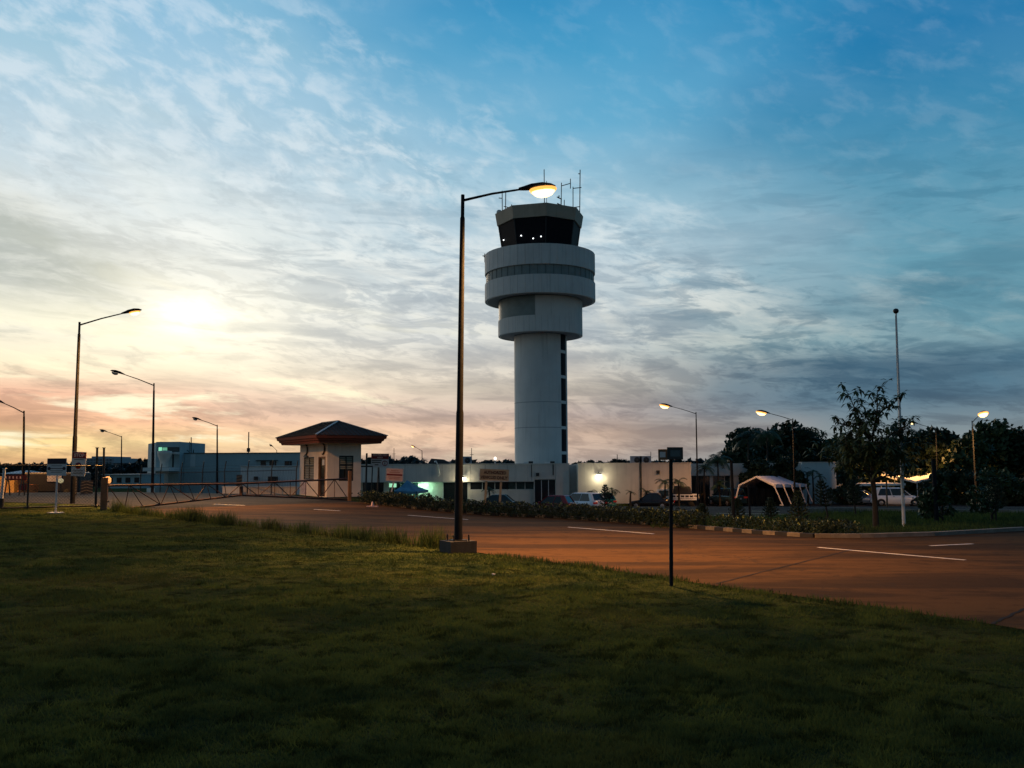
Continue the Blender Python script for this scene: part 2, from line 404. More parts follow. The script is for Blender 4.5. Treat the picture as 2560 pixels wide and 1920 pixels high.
# ------------------------------------------------------------------ ground
def grassmat(name, lo, hi, dry):
    m = bpy.data.materials.new(name); m.use_nodes = True; nt = m.node_tree; n = NT(nt); b = nt.nodes['Principled BSDF']
    b.inputs['Roughness'].default_value = 1.; b.inputs['Specular IOR Level'].default_value = 0.
    g = n.node('ShaderNodeNewGeometry'); v = g.outputs['Position']
    f1 = n.noise(v, .55, 6, .6, .6); f2 = n.noise(v, 6, 6, .65); f3 = n.noise(v, 55, 3, .6); f4 = n.noise(v, .22, 3)
    c = n.mix(n.smooth(f1, .36, .60), lo, hi)
    c = n.mix(n.m('MULTIPLY', n.smooth(f2, .52, .72), .3), c, dry)
    f5 = n.noise(v, 2.6, 6, .65, .8)
    c = n.mix(n.m('MULTIPLY', n.smooth(f5, .48, .62), .80), c, tuple(x*.30 for x in lo))
    c = n.mix(n.m('MULTIPLY', n.smooth(f4, .50, .66), .40), c, dry)
    c = n.mix(n.m('MULTIPLY', g.outputs['Random Per Island'], .2), c, hi) if name == 'grass_blades' else n.mix(n.m('MULTIPLY', n.smooth(f3, .45, .3), .6), c, tuple(x*.4 for x in lo))
    n.put(b.inputs['Base Color'], c)
    if name == 'grass_blades':       # thin blades let light through
        tr = n.node('ShaderNodeBsdfTranslucent'); n.put(tr.inputs[0], n.mix(1.0, c, (1.15, 1.2, .8), 'MULTIPLY')); mx = n.node('ShaderNodeMixShader'); mx.inputs[0].default_value = .35; b.inputs['Specular IOR Level'].default_value = .0
        n.L.new(b.outputs[0], mx.inputs[1]); n.L.new(tr.outputs[0], mx.inputs[2]); n.L.new(mx.outputs[0], nt.nodes['Material Output'].inputs[0])
    if name != 'grass_blades':
        bp = n.node('ShaderNodeBump'); bp.inputs['Strength'].default_value = .9; bp.inputs['Distance'].default_value = .06
        n.L.new(n.m('ADD', n.m('MULTIPLY', f2, .7), f3), bp.inputs['Height']); n.L.new(bp.outputs[0], b.inputs['Normal'])
    return m
M['lawn'] = grassmat('lawn', (.026, .048, .028), (.072, .096, .036), (.092, .096, .038))
M['blades'] = grassmat('grass_blades', (.026, .052, .030), (.080, .112, .040), (.102, .108, .042))
def asphalt(name, base, warm):
    m = bpy.data.materials.new(name); m.use_nodes = True; nt = m.node_tree; n = NT(nt); b = nt.nodes['Principled BSDF']
    b.inputs['Roughness'].default_value = .95; b.inputs['Specular IOR Level'].default_value = .06
    g = n.node('ShaderNodeNewGeometry'); v = g.outputs['Position']
    mp = n.node('ShaderNodeMapping'); n.L.new(v, mp.inputs[0]); mp.inputs['Rotation'].default_value = (0, 0, R(45)); mp.inputs['Scale'].default_value = (.25, 1.3, 1)
    f1 = n.noise(mp.outputs[0], .55, 7, .62, .4); f2 = n.noise(v, 2.2, 6, .6); f3 = n.noise(v, 60, 3, .7)
    c = n.mix(n.smooth(f1, .40, .60), base, warm)
    c = n.mix(n.m('MULTIPLY', n.smooth(f2, .5, .72), .55), c, tuple(x*.55 for x in base))
    c = n.mix(n.m('MULTIPLY', n.smooth(f3, .5, .7), .3), c, tuple(min(1, x*1.7) for x in warm))
    # a few tar-filled cracks
    vo = n.node('ShaderNodeTexVoronoi', feature='DISTANCE_TO_EDGE'); vo.inputs['Scale'].default_value = .16
    wv = n.node('ShaderNodeVectorMath', operation='ADD'); n.L.new(v, wv.inputs[0])
    sc_ = n.node('ShaderNodeVectorMath', operation='SCALE'); n.L.new(n.noise(v, .9, 4, .6, 0, 1), sc_.inputs[0]); sc_.inputs[3].default_value = 1.6
    n.L.new(sc_.outputs[0], wv.inputs[1]); n.L.new(wv.outputs[0], vo.inputs['Vector'])
    c = n.mix(n.m('MULTIPLY', n.smooth(vo.outputs['Distance'], .006, .001), .55), c, (.02, .018, .016))
    n.put(b.inputs['Base Color'], c)
    bp = n.node('ShaderNodeBump'); bp.inputs['Strength'].default_value = .5; bp.inputs['Distance'].default_value = .012
    n.L.new(f3, bp.inputs['Height']); n.L.new(bp.outputs[0], b.inputs['Normal'])
    return m
M['asphalt'] = asphalt('sodium_tinted_asphalt', (.036, .022, .011), (.085, .047, .018))  # orange of the sodium lamps worked into the asphalt colour
M['tar'] = mat('tar', (.012, .010, .009), .8, spec=.1)
M['asphalt_dark'] = asphalt('car_park_asphalt', (.030, .028, .027), (.050, .042, .035))

YS = [-300, -60] + list(range(-20, 101)) + [160, 400, 900, 1500]
XS = [-1500, -400, -120, -60]+list(range(-40, 61))+[90, 150, 400, 1500]
gV = np.array([(x, y, gz(x, y)) for y in YS for x in XS], float); nx = len(XS)
gF = np.array([(j*nx+i, j*nx+i+1, (j+1)*nx+i+1, (j+1)*nx+i) for j in range(len(YS)-1) for i in range(nx-1)])
struct(objmesh('ground', npmesh('ground', gV, gF, ['lawn'], True)))

def drape(name, poly, m, off, thick=0):
    bm = bmesh.new(); vs = [bm.verts.new((p[0], p[1], 0)) for p in poly]; bm.faces.new(vs)
    y0, y1 = min(p[1] for p in poly), max(p[1] for p in poly)
    for y in range(int(math.floor(y0)), int(math.ceil(y1))+1):
        if y < 100: bmesh.ops.bisect_plane(bm, geom=bm.verts[:]+bm.edges[:]+bm.faces[:], plane_co=(0, y, 0), plane_no=(0, 1, 0))
    for x in range(max(-40, int(math.floor(min(p[0] for p in poly)))), min(60, int(math.ceil(max(p[0] for p in poly))))+1): bmesh.ops.bisect_plane(bm, geom=bm.verts[:]+bm.edges[:]+bm.faces[:], plane_co=(x, 0, 0), plane_no=(1, 0, 0))
    for v in bm.verts: v.co.z = gz(v.co.x, v.co.y)+off
    bmesh.ops.recalc_face_normals(bm, faces=bm.faces)
    if bm.faces and sum(f.normal.z for f in bm.faces) < 0: bmesh.ops.reverse_faces(bm, faces=bm.faces)
    me = bpy.data.meshes.new(name); bm.to_mesh(me); bm.free(); me.materials.append(M[m])
    return objmesh(name, me)

def g2(px, py): p = G(px, py); return (p.x, p.y)
# near edge of the road (lawn side) and far kerb, surveyed from the picture
NEAR = [(-60, 78), (-36, 56), g2(285, 1277), g2(640, 1318), g2(900, 1348), g2(1099, 1370), g2(1300, 1396), g2(1504, 1423), g2(1700, 1452), g2(1851, 1475), g2(2198, 1521), g2(2560, 1576), (13, 4)]
FAR = [(44, 62), (30, 48), g2(2560, 1327), g2(2340, 1340), g2(2160, 1345), g2(2040, 1345), g2(1900, 1336), g2(1740, 1322), g2(1580, 1309), g2(1400, 1296), g2(1200, 1287), g2(1040, 1273), g2(900, 1256), (-14, 58), (-24, 74), (-40, 92)]
rng_n = random.Random(3)
def wobble(pts, amp):
    out = []
    for a, b in zip(pts[:-1], pts[1:]):
        L = math.hypot(b[0]-a[0], b[1]-a[1]); k = max(1, int(L/.6))
        for i in range(k):
            t = i/k; out.append((a[0]+(b[0]-a[0])*t+rng_n.uniform(-amp, amp), a[1]+(b[1]-a[1])*t+rng_n.uniform(-amp, amp)))
    return out+[pts[-1]]
NEARW = wobble(NEAR, .07)
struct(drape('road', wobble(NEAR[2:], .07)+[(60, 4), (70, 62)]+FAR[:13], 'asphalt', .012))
# dashed centre line
dash = [((535,1261.5),(612,1264.5)), ((785,1274.5),(850,1278)), ((1020,1289),(1170,1300)), ((1420,1319),(1635,1336)), ((2045,1370),(2413,1402)), ((2325,1366),(2432,1361))]
mk = MB()
for (a, b) in dash:
    A, B = G(*a), G(*b); A.z = B.z = 0; d = (B-A).normalized(); n_ = Vector((-d.y, d.x, 0))*.065
    k = 6
    for i in range(k):
        q = []
        for t, sg in ((i/k, -1), ((i+1)/k, -1), ((i+1)/k, 1), (i/k, 1)):
            p = A.lerp(B, t)+n_*sg; q.append((p.x, p.y, gz(p.x, p.y)+.019))
        mk.quad(*q)
struct(mk.build('road_markings', 'stripe_white'))

for nm, (a, b), w_ in (('road_joint', ((1790, 1461), (2125, 1377)), .05), ('road_joint', ((2478, 1562), (2575, 1519)), .05), ('road_patch_edge', ((1140, 1301), (1205, 1299)), .12), ('road_patch_edge', ((738, 1276), (800, 1270)), .16)):
    A, B = G(*a), G(*b); q = [A.lerp(B, i/14)+Vector((rng_n.uniform(-.02, .02), rng_n.uniform(-.02, .02), 0)) for i in range(15)]
    jb = MB()
    for p0, p1 in zip(q[:-1], q[1:]):
        d = (p1-p0).normalized(); nn = Vector((-d.y, d.x, 0))*w_/2; jb.quad(*[(v.x, v.y, gz(v.x, v.y)+.0165) for v in (p0-nn, p1-nn, p1+nn, p0+nn)])
    struct(jb.build(nm, 'tar'))
# car park behind the verge, with painted lines
def stripline(pts, w_, off, name, m, h=0.):
    b = MB(); pts = [Vector((p[0], p[1], 0)) for p in pts]
    L = []
    for i, p in enumerate(pts):
        d = (pts[min(i+1, len(pts)-1)]-pts[max(i-1, 0)]).normalized(); nn = Vector((-d.y, d.x, 0))*w_/2
        L.append((p-nn, p+nn))
    for (a, b_), (c, d) in zip(L[:-1], L[1:]):
        lo = [(q.x, q.y, gz(q.x, q.y)+off) for q in (a, c, d, b_)]
        if h:
            hi = [(x, y, z+h) for x, y, z in lo]; lo = [(x, y, z-.06) for x, y, z in lo]
            b.add(lo+hi, [(3,2,1,0), (4,5,6,7), (0,1,5,4), (1,2,6,5), (2,3,7,6), (3,0,4,7)])
        else: b.quad(*lo)
    return b.build(name, m)
CP = [GX(700, 60)[:2], GX(1150, 56)[:2], g2(1400, 1284), g2(1700, 1291), g2(1900, 1291), g2(2060, 1282), g2(2200, 1279), g2(2560, 1282), (60, 84), (75, 170), (-10, 170), (-40, 110), (-24, 78)]
struct(drape('car_park', CP, 'asphalt_dark', .010))
YEL = mat('yellow_road_paint', (.55, .45, .25), .7)
M['yellow_line'] = YEL
for k, (a, b) in enumerate([((1690,1289.5),(1985,1292)), ((1790,1284),(1960,1286.5)), ((1880,1278.5),(1950,1280))]):
    A, B = G(*a), G(*b)
    struct(stripline([A.lerp(B, i/10) for i in range(11)], .22, .018, 'parking_line', 'yellow_line'))
# apron beyond the gate on the left
AP = [FAR[12], (-14, 58), (-24, 74), (-40, 92), (-120, 92), (-120, 46), GX(-200, 44.5)[:2], GX(262, 42.5)[:2], g2(285, 1277)]
M['yard'] = asphalt('yard_asphalt', (.018, .019, .021), (.028, .028, .029))
struct(drape('yard', AP, 'yard', .008))

# kerbs: striped from the hedge to the bend, plain round the bend
kp = [Vector((*p, 0)) for p in FAR[2:13]]
def along(pts, step):
    out = [pts[0].copy()]; acc = 0
    for a, b in zip(pts[:-1], pts[1:]):
        L = (b-a).length; t = step-acc
        while t <= L: out.append(a.lerp(b, t/L)); t += step
        acc = (acc+L) % step
    return out
ks = along(kp, .45)
kw, kb, kpn = MB(), MB(), MB()
def seg_box(b, p, q, w_, h):
    d = (q-p).normalized(); nn = Vector((-d.y, d.x, 0))*w_/2
    lo = [(v.x, v.y, gz(v.x, v.y)-.05) for v in (p-nn, q-nn, q+nn, p+nn)]; hi = [(x, y, z+.05+h) for x, y, z in lo]
    b.add(lo+hi, [(3,2,1,0), (4,5,6,7), (0,1,5,4), (1,2,6,5), (2,3,7,6), (3,0,4,7)])
plain_len = 0
for i, (p, q) in enumerate(zip(ks[:-1], ks[1:])):
    u = p.x
    if p.x > 9.8: seg_box(kpn, p, q, .22, .13)
    else: seg_box(kw if i % 2 else kb, p, q, .22, .13)
kerb = struct(kpn.build('kerb', 'kerb')); 
kw.build('kerb_white_stripes', 'kerb_white', kerb); kb.build('kerb_black_stripes', 'kerb_black', kerb)
k2 = struct(stripline([G(px, py) for px, py in ((1985,1278.5), (2060,1277), (2130,1275.5), (2200,1277.5), (2280,1280), (2380,1280.5), (2470,1281), (2580,1283))], .2, 0, 'verge_kerb', 'kerb', .14))

# ------------------------------------------------------------------ grass blades (stuff)
def in_lawn(x, y):
    # left of the near road edge
    res = np.ones(len(x), bool)
    pts = sorted(NEAR, key=lambda p: -p[1]); ys = np.array([p[1] for p in NEAR][::-1]); xs = np.array([p[0] for p in NEAR][::-1])
    return x < np.interp(y, ys, xs)-.03
NB = 620000
inv = RNG.uniform(1/42., 1/5.3, NB); y = 1/inv
y = np.where(RNG.random(NB) < .25, RNG.uniform(8, 40, NB), y)
x = RNG.uniform(-.60, .60, NB)*y+RNG.uniform(-1, 1, NB)
k = in_lawn(x, y); k &= (x > -30)
x, y = x[k], y[k]
def vnoise(x, y, s, seed):
    r = np.random.default_rng(seed); g = r.random((64, 64)); X_ = (x/s) % 64; Y_ = (y/s) % 64
    i, j = X_.astype(int), Y_.astype(int); fx, fy = X_-i, Y_-j; fx = fx*fx*(3-2*fx); fy = fy*fy*(3-2*fy)
    return (g[i % 64, j % 64]*(1-fx)+g[(i+1) % 64, j % 64]*fx)*(1-fy)+(g[i % 64, (j+1) % 64]*(1-fx)+g[(i+1) % 64, (j+1) % 64]*fx)*fy
cl = vnoise(x, y, .35, 1)*.5+vnoise(x, y, 1.3, 2)*.5
keep = RNG.random(len(x)) < np.clip((cl-.05)*2.0, .45, 1); x, y, cl = x[keep], y[keep], cl[keep]
zg = np.array([gz(a_, b_) for a_, b_ in zip(x.tolist(), y.tolist())])
n = len(x); hgt = (.018+.060*cl**2.2)*RNG.uniform(.6, 1.5, n); wd = (.0022+.0005*y)*RNG.uniform(.7, 1.3, n)
ang = RNG.uniform(0, math.pi, n); lean = RNG.normal(size=(n, 2))*hgt[:, None]*.55
dx, dy = np.cos(ang)*wd, np.sin(ang)*wd*.5
V = np.stack([np.stack([x-dx, y-dy, zg-.004], 1), np.stack([x+dx, y+dy, zg-.004], 1), np.stack([x+lean[:, 0], y+lean[:, 1], zg+hgt], 1)], 1).reshape(-1, 3)
g_o = objmesh('lawn_grass', npmesh('lawn_grass', V, np.arange(len(V)).reshape(-1, 3), ['blades'])); g_o['kind'] = 'stuff'
g_o['label'] = 'short uneven mown grass covering the dark foreground lawn'; g_o['category'] = 'grass'

# scattered coarser tufts in the near lawn
nt_ = 200; ty = 1/RNG.uniform(1/30., 1/5.8, nt_); tx = RNG.uniform(-.58, .58, nt_)*ty; kk = in_lawn(tx, ty); tx, ty = tx[kk], ty[kk]
bx_ = np.repeat(tx, 26); by_ = np.repeat(ty, 26); nn_ = len(bx_); bx_ = bx_+RNG.normal(size=nn_)*.07; by_ = by_+RNG.normal(size=nn_)*.07
bz_ = np.array([gz(a_, b_) for a_, b_ in zip(bx_.tolist(), by_.tolist())]); bh = RNG.uniform(.04, .10, nn_); bw = (.0025+.0005*by_); ln = RNG.normal(size=(nn_, 2))*bh[:, None]*.7
V = np.stack([np.stack([bx_-bw, by_, bz_-.004], 1), np.stack([bx_+bw, by_, bz_-.004], 1), np.stack([bx_+ln[:, 0], by_+ln[:, 1], bz_+bh], 1)], 1).reshape(-1, 3)
o = objmesh('lawn_tufts', npmesh('lawn_tufts', V, np.arange(len(V)).reshape(-1, 3), ['blades'])); o['kind'] = 'stuff'; o['label'] = 'coarser tufts scattered through the foreground lawn'; o['category'] = 'grass'
# taller weeds along the road edge between gate post and lamp plinth
def weeds(name, pts, n_per, hmin, hmax, spread, m, label):
    vs = []; rng = np.random.default_rng(11)
    for a, b in zip(pts[:-1], pts[1:]):
        L = math.hypot(b[0]-a[0], b[1]-a[1]); k = int(L*n_per)
        t = rng.random(k); cx = a[0]+(b[0]-a[0])*t; cy = a[1]+(b[1]-a[1])*t
        dens = vnoise(cx, cy, .7, 4); kk = rng.random(k) < np.clip(dens*1.6-.15, .05, 1); cx, cy, dens = cx[kk], cy[kk], dens[kk]; k = len(cx)
        cx = cx+rng.normal(size=k)*spread; cy = cy+rng.normal(size=k)*spread
        z = np.array([gz(p, q) for p, q in zip(cx, cy)]); hh = (hmin+(hmax-hmin)*dens**1.3)*rng.uniform(.5, 1.25, k)
        an = rng.uniform(0, math.pi, k); w2 = .011
        ln = rng.normal(size=(k, 2))*hh[:, None]*.25
        vs.append(np.stack([np.stack([cx-np.cos(an)*w2, cy-np.sin(an)*w2, z-.01], 1), np.stack([cx+np.cos(an)*w2, cy+np.sin(an)*w2, z-.01], 1), np.stack([cx+ln[:, 0], cy+ln[:, 1], z+hh], 1)], 1).reshape(-1, 3))
    V = np.concatenate(vs); o = objmesh(name, npmesh(name, V, np.arange(len(V)).reshape(-1, 3), [m])); o['kind'] = 'stuff'; o['label'] = label; o['category'] = 'weeds'
weeds('roadside_weeds', [(p[0]+.1, p[1]-.05) for p in NEAR[2:6]], 420, .16, .62, .16, 'blades', 'tall ragged weeds along the near road edge by the lamp plinth')
weeds('edge_grass', [(p[0]-.1, p[1]) for p in NEAR[5:12]], 260, .04, .16, .12, 'blades', 'low grass fringe where the lawn meets the road')
# verge grass between road and car park on the right
NV = 60000
vx = RNG.uniform(5, 34, NV); vy = RNG.uniform(31, 60, NV)
fx_ = np.array([p[0] for p in FAR[1:8]][::-1]); fy_ = np.array([p[1] for p in FAR[1:8]][::-1])
lo = np.interp(vx, fx_, fy_)+.25
cpx = np.array([p[0] for p in CP[2:8]]); cpy = np.array([p[1] for p in CP[2:8]])
hi = np.interp(vx, cpx, cpy)-.25
k = (vy > lo) & (vy < hi); vx, vy = vx[k], vy[k]; n = len(vx)
vz = np.array([gz(a, b) for a, b in zip(vx, vy)]); hh = RNG.uniform(.06, .2, n)*(.5+vnoise(vx, vy, 1.1, 6)); an = RNG.uniform(0, math.pi, n); ln = RNG.normal(size=(n, 2))*.05
V = np.stack([np.stack([vx-np.cos(an)*.022, vy, vz-.01], 1), np.stack([vx+np.cos(an)*.022, vy, vz-.01], 1), np.stack([vx+ln[:, 0], vy+ln[:, 1], vz+hh], 1)], 1).reshape(-1, 3)
o = objmesh('verge_grass', npmesh('verge_grass', V, np.arange(len(V)).reshape(-1, 3), ['blades'])); o['kind'] = 'stuff'; o['label'] = 'grass on the verge between the road bend and the car park'; o['category'] = 'grass'
M['cab_rim'] = mat('cab_rim_glare_tint', (.44, .37, .28), .85, var=.1, vscale=.6, streak=.4)  # lamp glare painted into the parapet colour as a brownish tint
M['band_frame'] = mat('band_frame', (.08, .10, .10), .6)
# ------------------------------------------------------------------ control tower
TD = 97.; TX = P(1353, 1100, TD).x
tz = lambda py: Zat(1350, py, TD)
trad = lambda px: px*TD*1.012/F_PX
tower = thing('control_tower', 'tall round concrete airport control tower with stacked drums and a dark glass cab', 'control tower', (TX, TD, gz(TX, TD)))
T0 = gz(TX, TD)
def tl(z): return z-T0
rs, r1, r2, rc, rct, rcb, rcf = trad(65.5), trad(105), trad(138), trad(105), trad(104.5), trad(89.5), trad(112.5)
z_sh = tl(tz(842)); z_ld = tl(tz(842)); z_w1 = tl(tz(804)); z_ud = tl(tz(756)); z_b0 = tl(tz(713)); z_b1 = tl(tz(689)); z_ut = tl(tz(641)); z_fb = tl(tz(568)); z_ft = tl(tz(538))
# shaft with a slot for the stair window strip
A0, A1 = R(47.), R(71.)
sh = MB(); sh.lathe([(rs, 0), (rs, z_sh)], seg=72, a0=A1, a1=A0+2*math.pi)
sh.add([(rs*math.sin(A0), -rs*math.cos(A0), 0), ((rs-.35)*math.sin(A0), -(rs-.35)*math.cos(A0), 0), ((rs-.35)*math.sin(A0), -(rs-.35)*math.cos(A0), z_sh), (rs*math.sin(A0), -rs*math.cos(A0), z_sh)], [(0,1,2,3)])
sh.add([(rs*math.sin(A1), -rs*math.cos(A1), 0), ((rs-.35)*math.sin(A1), -(rs-.35)*math.cos(A1), 0), ((rs-.35)*math.sin(A1), -(rs-.35)*math.cos(A1), z_sh), (rs*math.sin(A1), -rs*math.cos(A1), z_sh)], [(3,2,1,0)])
sh.lathe([(rs-.33, 0), (rs-.33, z_sh)], seg=6, a0=A0, a1=A1)
shaft = sh.build('shaft', 'tower_white', tower)
joints = MB()
for py in (1009, 1071):
    z = tl(tz(py)); joints.lathe([(rs+.004, z-.03), (rs+.004, z+.03)], seg=72, a0=A1, a1=A0+2*math.pi)
joints.build('joint_line', mat('shaft_joint', (.27, .28, .28), .9), shaft)  # darker grey lines along the horizontal joints of the shaft
bars_y = [800+v/4.147 for v in (348, 605, 864, 1124, 1382)]
edges = [820]+bars_y+[1210]
for i, (ya, yb) in enumerate(zip(edges[:-1], edges[1:])):
    za, zb = tl(tz(yb)), tl(tz(ya)); g_ = .16
    w_ = MB(); w_.lathe([(rs-.07, max(0, za+g_)), (rs-.07, min(z_sh, zb-g_))], seg=6, a0=A0, a1=A1); w_.build('stair_window', 'cab_glass', tower)
for y in bars_y:
    z = tl(tz(y)); b = MB(); b.lathe([(rs-.3, z-.155), (rs-.02, z-.155), (rs-.02, z+.155), (rs-.3, z+.155)], seg=6, a0=A0, a1=A1, smooth=False); b.build('window_spandrel', 'tower_white', tower)
def drum(name, r, za, zb, m='tower_white', seg=44, a0=0., a1=2*math.pi, wall=.3, par=tower):
    b = MB(); b.lathe([(r-wall, za), (r, za), (r, zb), (r-wall, zb)], seg=seg, smooth=False, a0=a0, a1=a1); return b.build(name, m, par)
# lower drum: dark recessed window field on the left half
W1 = R(-8.5); W0 = R(-150)
drum('lower_drum_wall', r1, z_ld, z_w1)
drum('lower_drum_panel', r1, z_w1+.003, z_ud-.02, a0=W1, a1=W0+2*math.pi)
b = MB(); b.lathe([(r1-.06, z_w1), (r1-.06, z_ud)], seg=30, a0=W0, a1=W1, smooth=False); b.build('lower_window', 'band_matt', tower)
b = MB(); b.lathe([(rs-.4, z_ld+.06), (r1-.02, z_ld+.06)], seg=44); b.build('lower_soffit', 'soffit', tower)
# upper drum: two white rings with a glazed band
drum('upper_drum_skirt', r2, z_ud, z_b0); drum('upper_drum_parapet', r2, z_b1, z_ut)
b = MB(); b.lathe([(r2-.16, z_b0-.01), (r2-.16, z_b1+.01)], seg=44, smooth=False); b.build('window_band', 'band_matt', tower)
for k in range(44):
    a = 2*math.pi*(k+.5)/44
    if not (abs(math.atan2(math.sin(a), math.cos(a))) < R(96)): continue
    b = MB(); b.bar(((r2-.14)*math.sin(a), -(r2-.14)*math.cos(a), z_b0), ((r2-.14)*math.sin(a), -(r2-.14)*math.cos(a), z_b1), .035, .03); b.build('mullion', 'band_frame', tower)
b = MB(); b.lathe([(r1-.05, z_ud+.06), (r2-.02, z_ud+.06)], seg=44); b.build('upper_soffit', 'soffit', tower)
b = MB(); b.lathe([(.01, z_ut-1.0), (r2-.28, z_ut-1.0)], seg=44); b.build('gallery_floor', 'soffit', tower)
M['panel_joint'] = mat('panel_joint', (.50, .49, .46), .9)
for nm, rr_, zz_ in (('upper_drum_skirt', r2, (z_ud, z_b0)), ('upper_drum_parapet', r2, (z_b1, z_ut)), ('lower_drum_wall', r1, (z_ld, z_w1))):
    b = MB(); par = [o for o in tower.children if o.name.startswith(nm)][0]
    for k in range(44):
        a = 2*math.pi*k/44
        if abs(math.atan2(math.sin(a), math.cos(a))) > R(95): continue
        b.bar(((rr_-.012)*math.sin(a), -(rr_-.012)*math.cos(a), zz_[0]+.02), ((rr_-.012)*math.sin(a), -(rr_-.012)*math.cos(a), zz_[1]-.02), .035, .035)
    b.build('panel_joints', 'panel_joint', par)
# octagonal cab
def octo(r, z, off=R(7)): return [Vector((r*math.sin(off+k*math.pi/4), -r*math.cos(off+k*math.pi/4), z)) for k in range(8)]
zc0 = z_ut-1.0
lo, hi = octo(rcb, zc0), octo(rct, z_fb+.1)
b = MB(); b.add(lo+hi, [(k, (k+1) % 8, 8+(k+1) % 8, 8+k) for k in range(8)]); b.build('cab_glass', 'cab_glass', tower)
for k in range(8):
    b = MB(); b.bar(lo[k]*1.0, hi[k]*1.0, .10, .10); b.build('cab_mullion', 'frame_dark', tower)
f0, f1, f2, f3 = octo(rcf*.955, z_fb), octo(rcf, z_ft), octo(rcf-.35, z_ft), octo(rcf*.955-.3, z_fb)
b = MB(); n8 = lambda i, j: [(i*8+k, i*8+(k+1) % 8, j*8+(k+1) % 8, j*8+k) for k in range(8)]
b.add(f0+f1+f2+f3, n8(0, 1)+n8(1, 2)+n8(2, 3)+n8(3, 0)); b.build('cab_parapet', 'cab_rim', tower)
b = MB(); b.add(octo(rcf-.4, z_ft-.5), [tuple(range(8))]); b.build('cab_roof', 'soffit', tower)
b = MB(); b.add(octo(rcf*.93, z_fb+.05), [tuple(reversed(range(8)))]); b.build('cab_ceiling', 'frame_dark', tower)
# small desk lamps shining through the cab glass
for (px, py) in ((1259, 600), (1303, 589), (1333, 596), (1352.5, 591)):
    rr_ = rcb+(rct-rcb)*((tl(tz(py))-zc0)/(z_fb-zc0))
    q = P(px, py, TD-math.sqrt(max(.5, (rr_*.955)**2-(P(px, py, TD).x-TX)**2))-.06)
    b = MB(); b.lathe([(.001, -.07), (.05, -.05), (.07, 0), (.05, .05), (.001, .07)], c=(q.x-TX, q.y-TD, q.z-T0), seg=8)
    b.build('cab_lamp', mat('cab_lamp_glow', (1, 1, 1), .5, emit=(.95, 1, 1), estr=3.) if 'cablamp' not in M else M['cablamp'], tower)
# roof antennas
def ant(name, lst, r=.045, m='steel_dark'):
    b = MB()
    for (a, c) in lst:
        p, q = P(*a, TD-1.0), P(*c, TD-1.0); b.tube([(p.x-TX, p.y-TD, p.z-T0), (q.x-TX, q.y-TD, q.z-T0)], r, 6)
    return b.build(name, m, tower)
Zz = lambda x, y: (1140+x/5.53, 400+y/5.53)
zt = lambda x: Zz(x, 720)
ant('whip_antenna', [(Zz(638, 425), zt(640)), (Zz(590, 525), Zz(638, 530))])
ant('whip_antenna', [(Zz(688, 445), zt(684)), (Zz(660, 640), Zz(760, 665)), (Zz(768, 615), zt(766))])
ant('whip_antenna', [(Zz(1218, 130), Zz(1224, 700))]); ant('whip_antenna', [(Zz(1252, 290), Zz(1254, 700))], .03)
ant('dipole_antenna', [(Zz(1458, 315), Zz(1452, 700)), (Zz(1452, 360), Zz(1585, 322)), (Zz(1582, 260), Zz(1582, 395))])
ant('yagi_antenna', [(Zz(1395, 510), Zz(1455, 540)), (Zz(1425, 490), Zz(1420, 530)), (Zz(1398, 598), Zz(1452, 625)), (Zz(1455, 530), Zz(1452, 640))], .06, 'red_brown')
ant('whip_antenna', [(Zz(1496, 550), zt(1498))])
ant('dipole_antenna', [(Zz(1618, 370), Zz(1618, 700)), (Zz(1618, 392), Zz(1735, 380)), (Zz(1630, 655), Zz(1705, 645))])
ant('whip_antenna', [(Zz(1716, 135), Zz(1710, 740)), (Zz(1690, 190), Zz(1716, 192))], .05)
q = P(1248, 531, TD); b = MB(); b.lathe([(.001, .30), (.2, .24), (.3, .05), (.28, -.2)], c=(q.x-TX, 0, q.z-T0), seg=14); b.build('radome', 'tower_white', tower)
q = P(1212, 642, TD); b = MB(); b.tube([(q.x-TX, 0, q.z-T0-.6), (q.x-TX, 0, q.z-T0+.35)], .05, 6); b.tube([(q.x-TX-.1, 0, q.z-T0), (-r2+.05, 0, q.z-T0)], .05, 6); b.tube([(q.x-TX-.25, 0, q.z-T0+.1), (q.x-TX+.25, 0, q.z-T0+.1)], .05, 6); b.build('bracket_antenna', 'steel_dark', tower)

# ------------------------------------------------------------------ terminal annex in front of the tower
BD = 88.
bx = lambda px, D=BD: P(px, 1200, D).x
bz = lambda py, D=BD, px=1300: Zat(px, py, D)
base = gz(5, BD)-.1
main = thing('office_block', 'long low pale concrete block with glazed doors below the control tower', 'building', (bx(1150), BD, gz(bx(1150), BD)))
MO = main.location
def bb(b, px0, px1, z0, z1, y0, y1, D=BD):
    x0, x1 = bx(px0, D), bx(px1, D); b.box(((x0+x1)/2-MO.x, (y0+y1)/2-MO.y, (z0+z1)/2-MO.z), (x1-x0, y1-y0, z1-z0)); return b
ztop, zun = bz(1161), bz(1204); yb = BD+.9
b = MB(); bb(b, 862, 1336, zun, ztop, BD, BD+24); b.build('upper_wall', 'concrete', main)
b = MB(); bb(b, 1336.2, 1389, bz(1198.5), ztop-.002, BD+.003, BD+24); bb(b, 1389.2, 1423, base, ztop+.02, BD-.05, BD+24); b.build('pillar', 'concrete', main)
